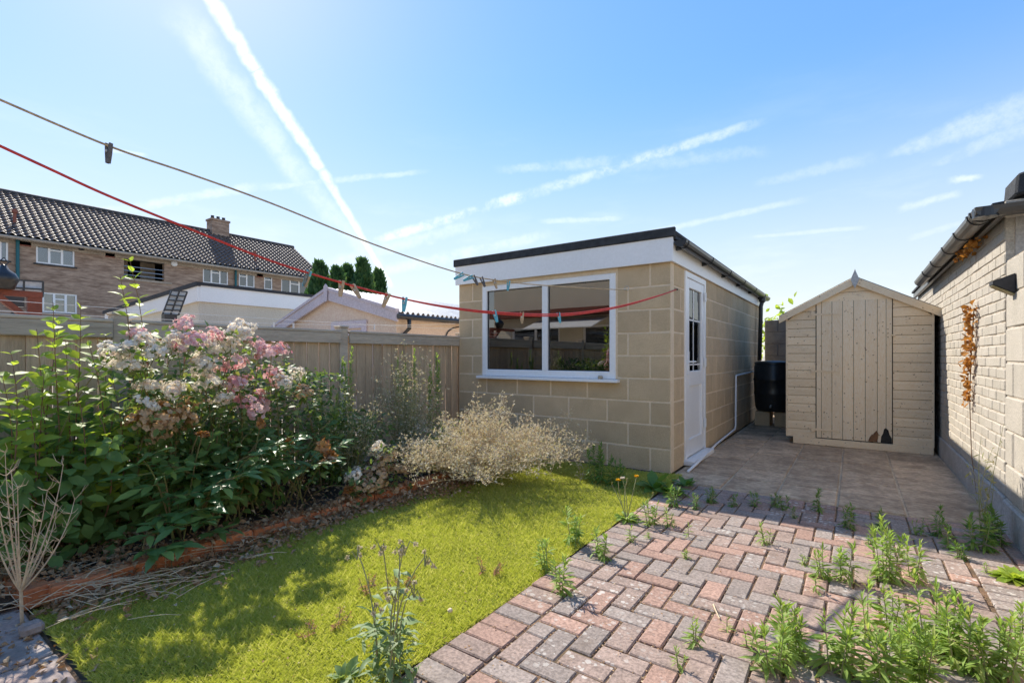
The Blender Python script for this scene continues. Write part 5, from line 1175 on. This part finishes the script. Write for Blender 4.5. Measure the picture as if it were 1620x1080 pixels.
# ------------------------------------------------------------------ clothes lines and pegs
def line_pts(pxs, X_at):                          # pixels along the line; the line hangs in one upright plane
    (xa, ya), (xb, yb) = X_at; out = []
    nx, ny = (yb - ya), -(xb - xa)
    for px, py in pxs:
        d = pdir(px, py); t = (xa * nx + ya * ny) / (d.x * nx + d.y * ny); out.append(Vector((d.x * t, d.y * t, CAMH + d.z * t)))
    return out
def smooth_line(pts, n=10):
    out = []
    for i in range(len(pts) - 1):
        p0, p1, p2, p3 = pts[max(i - 1, 0)], pts[i], pts[i + 1], pts[min(i + 2, len(pts) - 1)]
        for k in range(n):
            t = k / n; out.append(.5 * ((2 * p1) + (p2 - p0) * t + (2 * p0 - 5 * p1 + 4 * p2 - p3) * t * t + (3 * p1 - p0 - 3 * p2 + p3) * t ** 3))
    return out + [pts[-1]]
hook = pix(992, 459, Y=YB - .03); planeA = ((hook.x, hook.y), (-2.2, .3))
rp = line_pts([(992, 459), (870, 452), (790, 444), (720, 430), (590, 386), (430, 322), (300, 275), (172, 231), (0, 158)], planeA)
ext_ = rp[-1] + (rp[-1] - rp[-2]) * ((rp[-1].y + 4.55) / (rp[-2].y - rp[-1].y)); ext_.z = min(ext_.z, 2.4)
cl = thing('rope_clothes_line', 'beige rope clothes line sagging from upper left to the outbuilding wall', 'clothes line', rp[0])
MB().tube(smooth_line(rp) + [ext_], .0042, n=6).build('rope', M['rope'], cl)
MB().tube([hook + Vector((0, .03, 0)), hook] + [hook + Vector((.0 + .022 * math.cos(a), -.01, .022 * math.sin(a) + .018)) for a in np.linspace(-1.57, 4.7, 12)], .003, n=5).build('hook', M['steel'], cl)
rend = pix(1070, 458, X=BX1 + .012); planeB = ((rend.x, rend.y - .25), (-2.0, .25))
rq = [rend] + line_pts([(1040, 468), (985, 483), (920, 494), (860, 497), (790, 494), (720, 487), (640, 473), (540, 447), (430, 413), (300, 362), (172, 310), (80, 268), (0, 231)], planeB)
ext2 = rq[-1] + (rq[-1] - rq[-2]) * ((rq[-1].y + 4.55) / (rq[-2].y - rq[-1].y)); ext2.z = min(ext2.z, 2.3)
rl = thing('red_clothes_line', 'doubled red clothes line sagging across the garden below the rope', 'clothes line', rend)
MB().tube(smooth_line(rq) + [ext2], .0048, n=6).build('cord', M['redline'], rl)
MB().tube(smooth_line([p + Vector((0, 0, -.012 * math.sin(min(1, i / 7) * 3.14))) for i, p in enumerate(rq[:9])]), .0045, n=6).build('cord', M['redline'], rl)
MB().tube([rend + Vector((-.02, 0, 0)), rend + Vector((.015, 0, 0))], .007, n=6).build('nail', M['trimdk'], rl)
def peg(p, mat, ang, label, yaw=.4, line='pegs on the clothes lines'):
    g = thing('clothes_peg', label, 'peg', p, line)
    for s_ in (-1, 1):
        m_ = MB().prism([(-.0045, -.05), (.0035, -.05), (.005, -.015), (.0035, .022), (-.0035, .022), (-.005, -.015)], 'y', -.006, .006)
        o = put('jaw', m_.mesh('jaw', M[mat], bevel=.001), g, p + Vector((0, 0, 0)), (0, ang + s_ * .10, yaw))
        o.location = p + Euler((0, ang, yaw)).to_matrix() @ Vector((s_ * .007, 0, 0))
    put('spring', MB().tube([(0, -.009, 0), (0, .009, 0)], .005, n=8).mesh('spring', M['steel']), g, p + Euler((0, ang, yaw)).to_matrix() @ Vector((0, 0, -.008)), (0, ang, yaw))
def on(line, px):
    pts = smooth_line(line); return min(pts, key=lambda p: abs(CX + FPX * p.dot(RV) / p.dot(FV) - px)).copy()
Z_ = Vector((0, 0, -.012))
for (ln, px, mat, ang, lb) in ((rp, 172, 'peggrey', .05, 'weathered grey peg alone on the rope at upper left'), (rp, 728, 'pegblue', 1.1, 'blue peg on rope, leftmost at the outbuilding fascia'), (rp, 741, 'pegblue', 1.2, 'blue peg on rope, second at the outbuilding fascia'), (rp, 752, 'peggrey', -.5, 'dark grey peg on rope at the fascia, left one'),
                               (rp, 762, 'peggrey', -.4, 'grey peg on rope at the fascia, right one'), (rp, 783, 'pegwood', -.3, 'wooden peg on the rope at the window top corner'), (rp, 801, 'pegblue', .1, 'blue peg on the rope hanging over the left window pane'),
                               (rq, 482, 'pegblue', .35, 'blue peg on the red line before the conifers'), (rq, 489, 'pegwood', .3, 'wooden peg beside the blue peg on red line'), (rq, 538, 'pegwood', .1, 'wooden peg on red line above the lilac gable'), (rq, 564, 'pegwood', -.6, 'tilted pale peg on red line above the lilac gable'),
                               (rq, 608, 'pegwood', .4, 'wooden peg on red line before the corrugated roof'), (rq, 637, 'pegblue', .1, 'blue peg on red line before the outhouse gutter'), (rq, 781, 'pegblue', -.3, 'blue peg on red line at the left window edge'), (rq, 828, 'pegwood', 0, 'wooden peg on red line over the left pane'), (rq, 887, 'pegblue', -.2, 'blue peg on red line over the right pane')):
    peg(on(ln, px) + Z_, mat, ang, lb)
p = pix(118, 850, X=-2.9)
q = pix(42, 988, z=.02); tag(MB().box((q.x + .02, q.y - .03, 0), (q.x + .09, q.y + .04, .045)).build('stone_chip', M['slab'], bevel=.012), 'small pale stone chip beside the bare twig plant', 'stone')
q = pix(712, 965, z=.02); tag(MB().lathe([(0, .01), (.010, .01), (.012, .018), (.007, .024), (0, .025)], 9).build('snail_shell', M['mortar'], loc=(q.x, q.y, .004), smooth=True), 'pale snail shell lying on the lawn', 'shell')
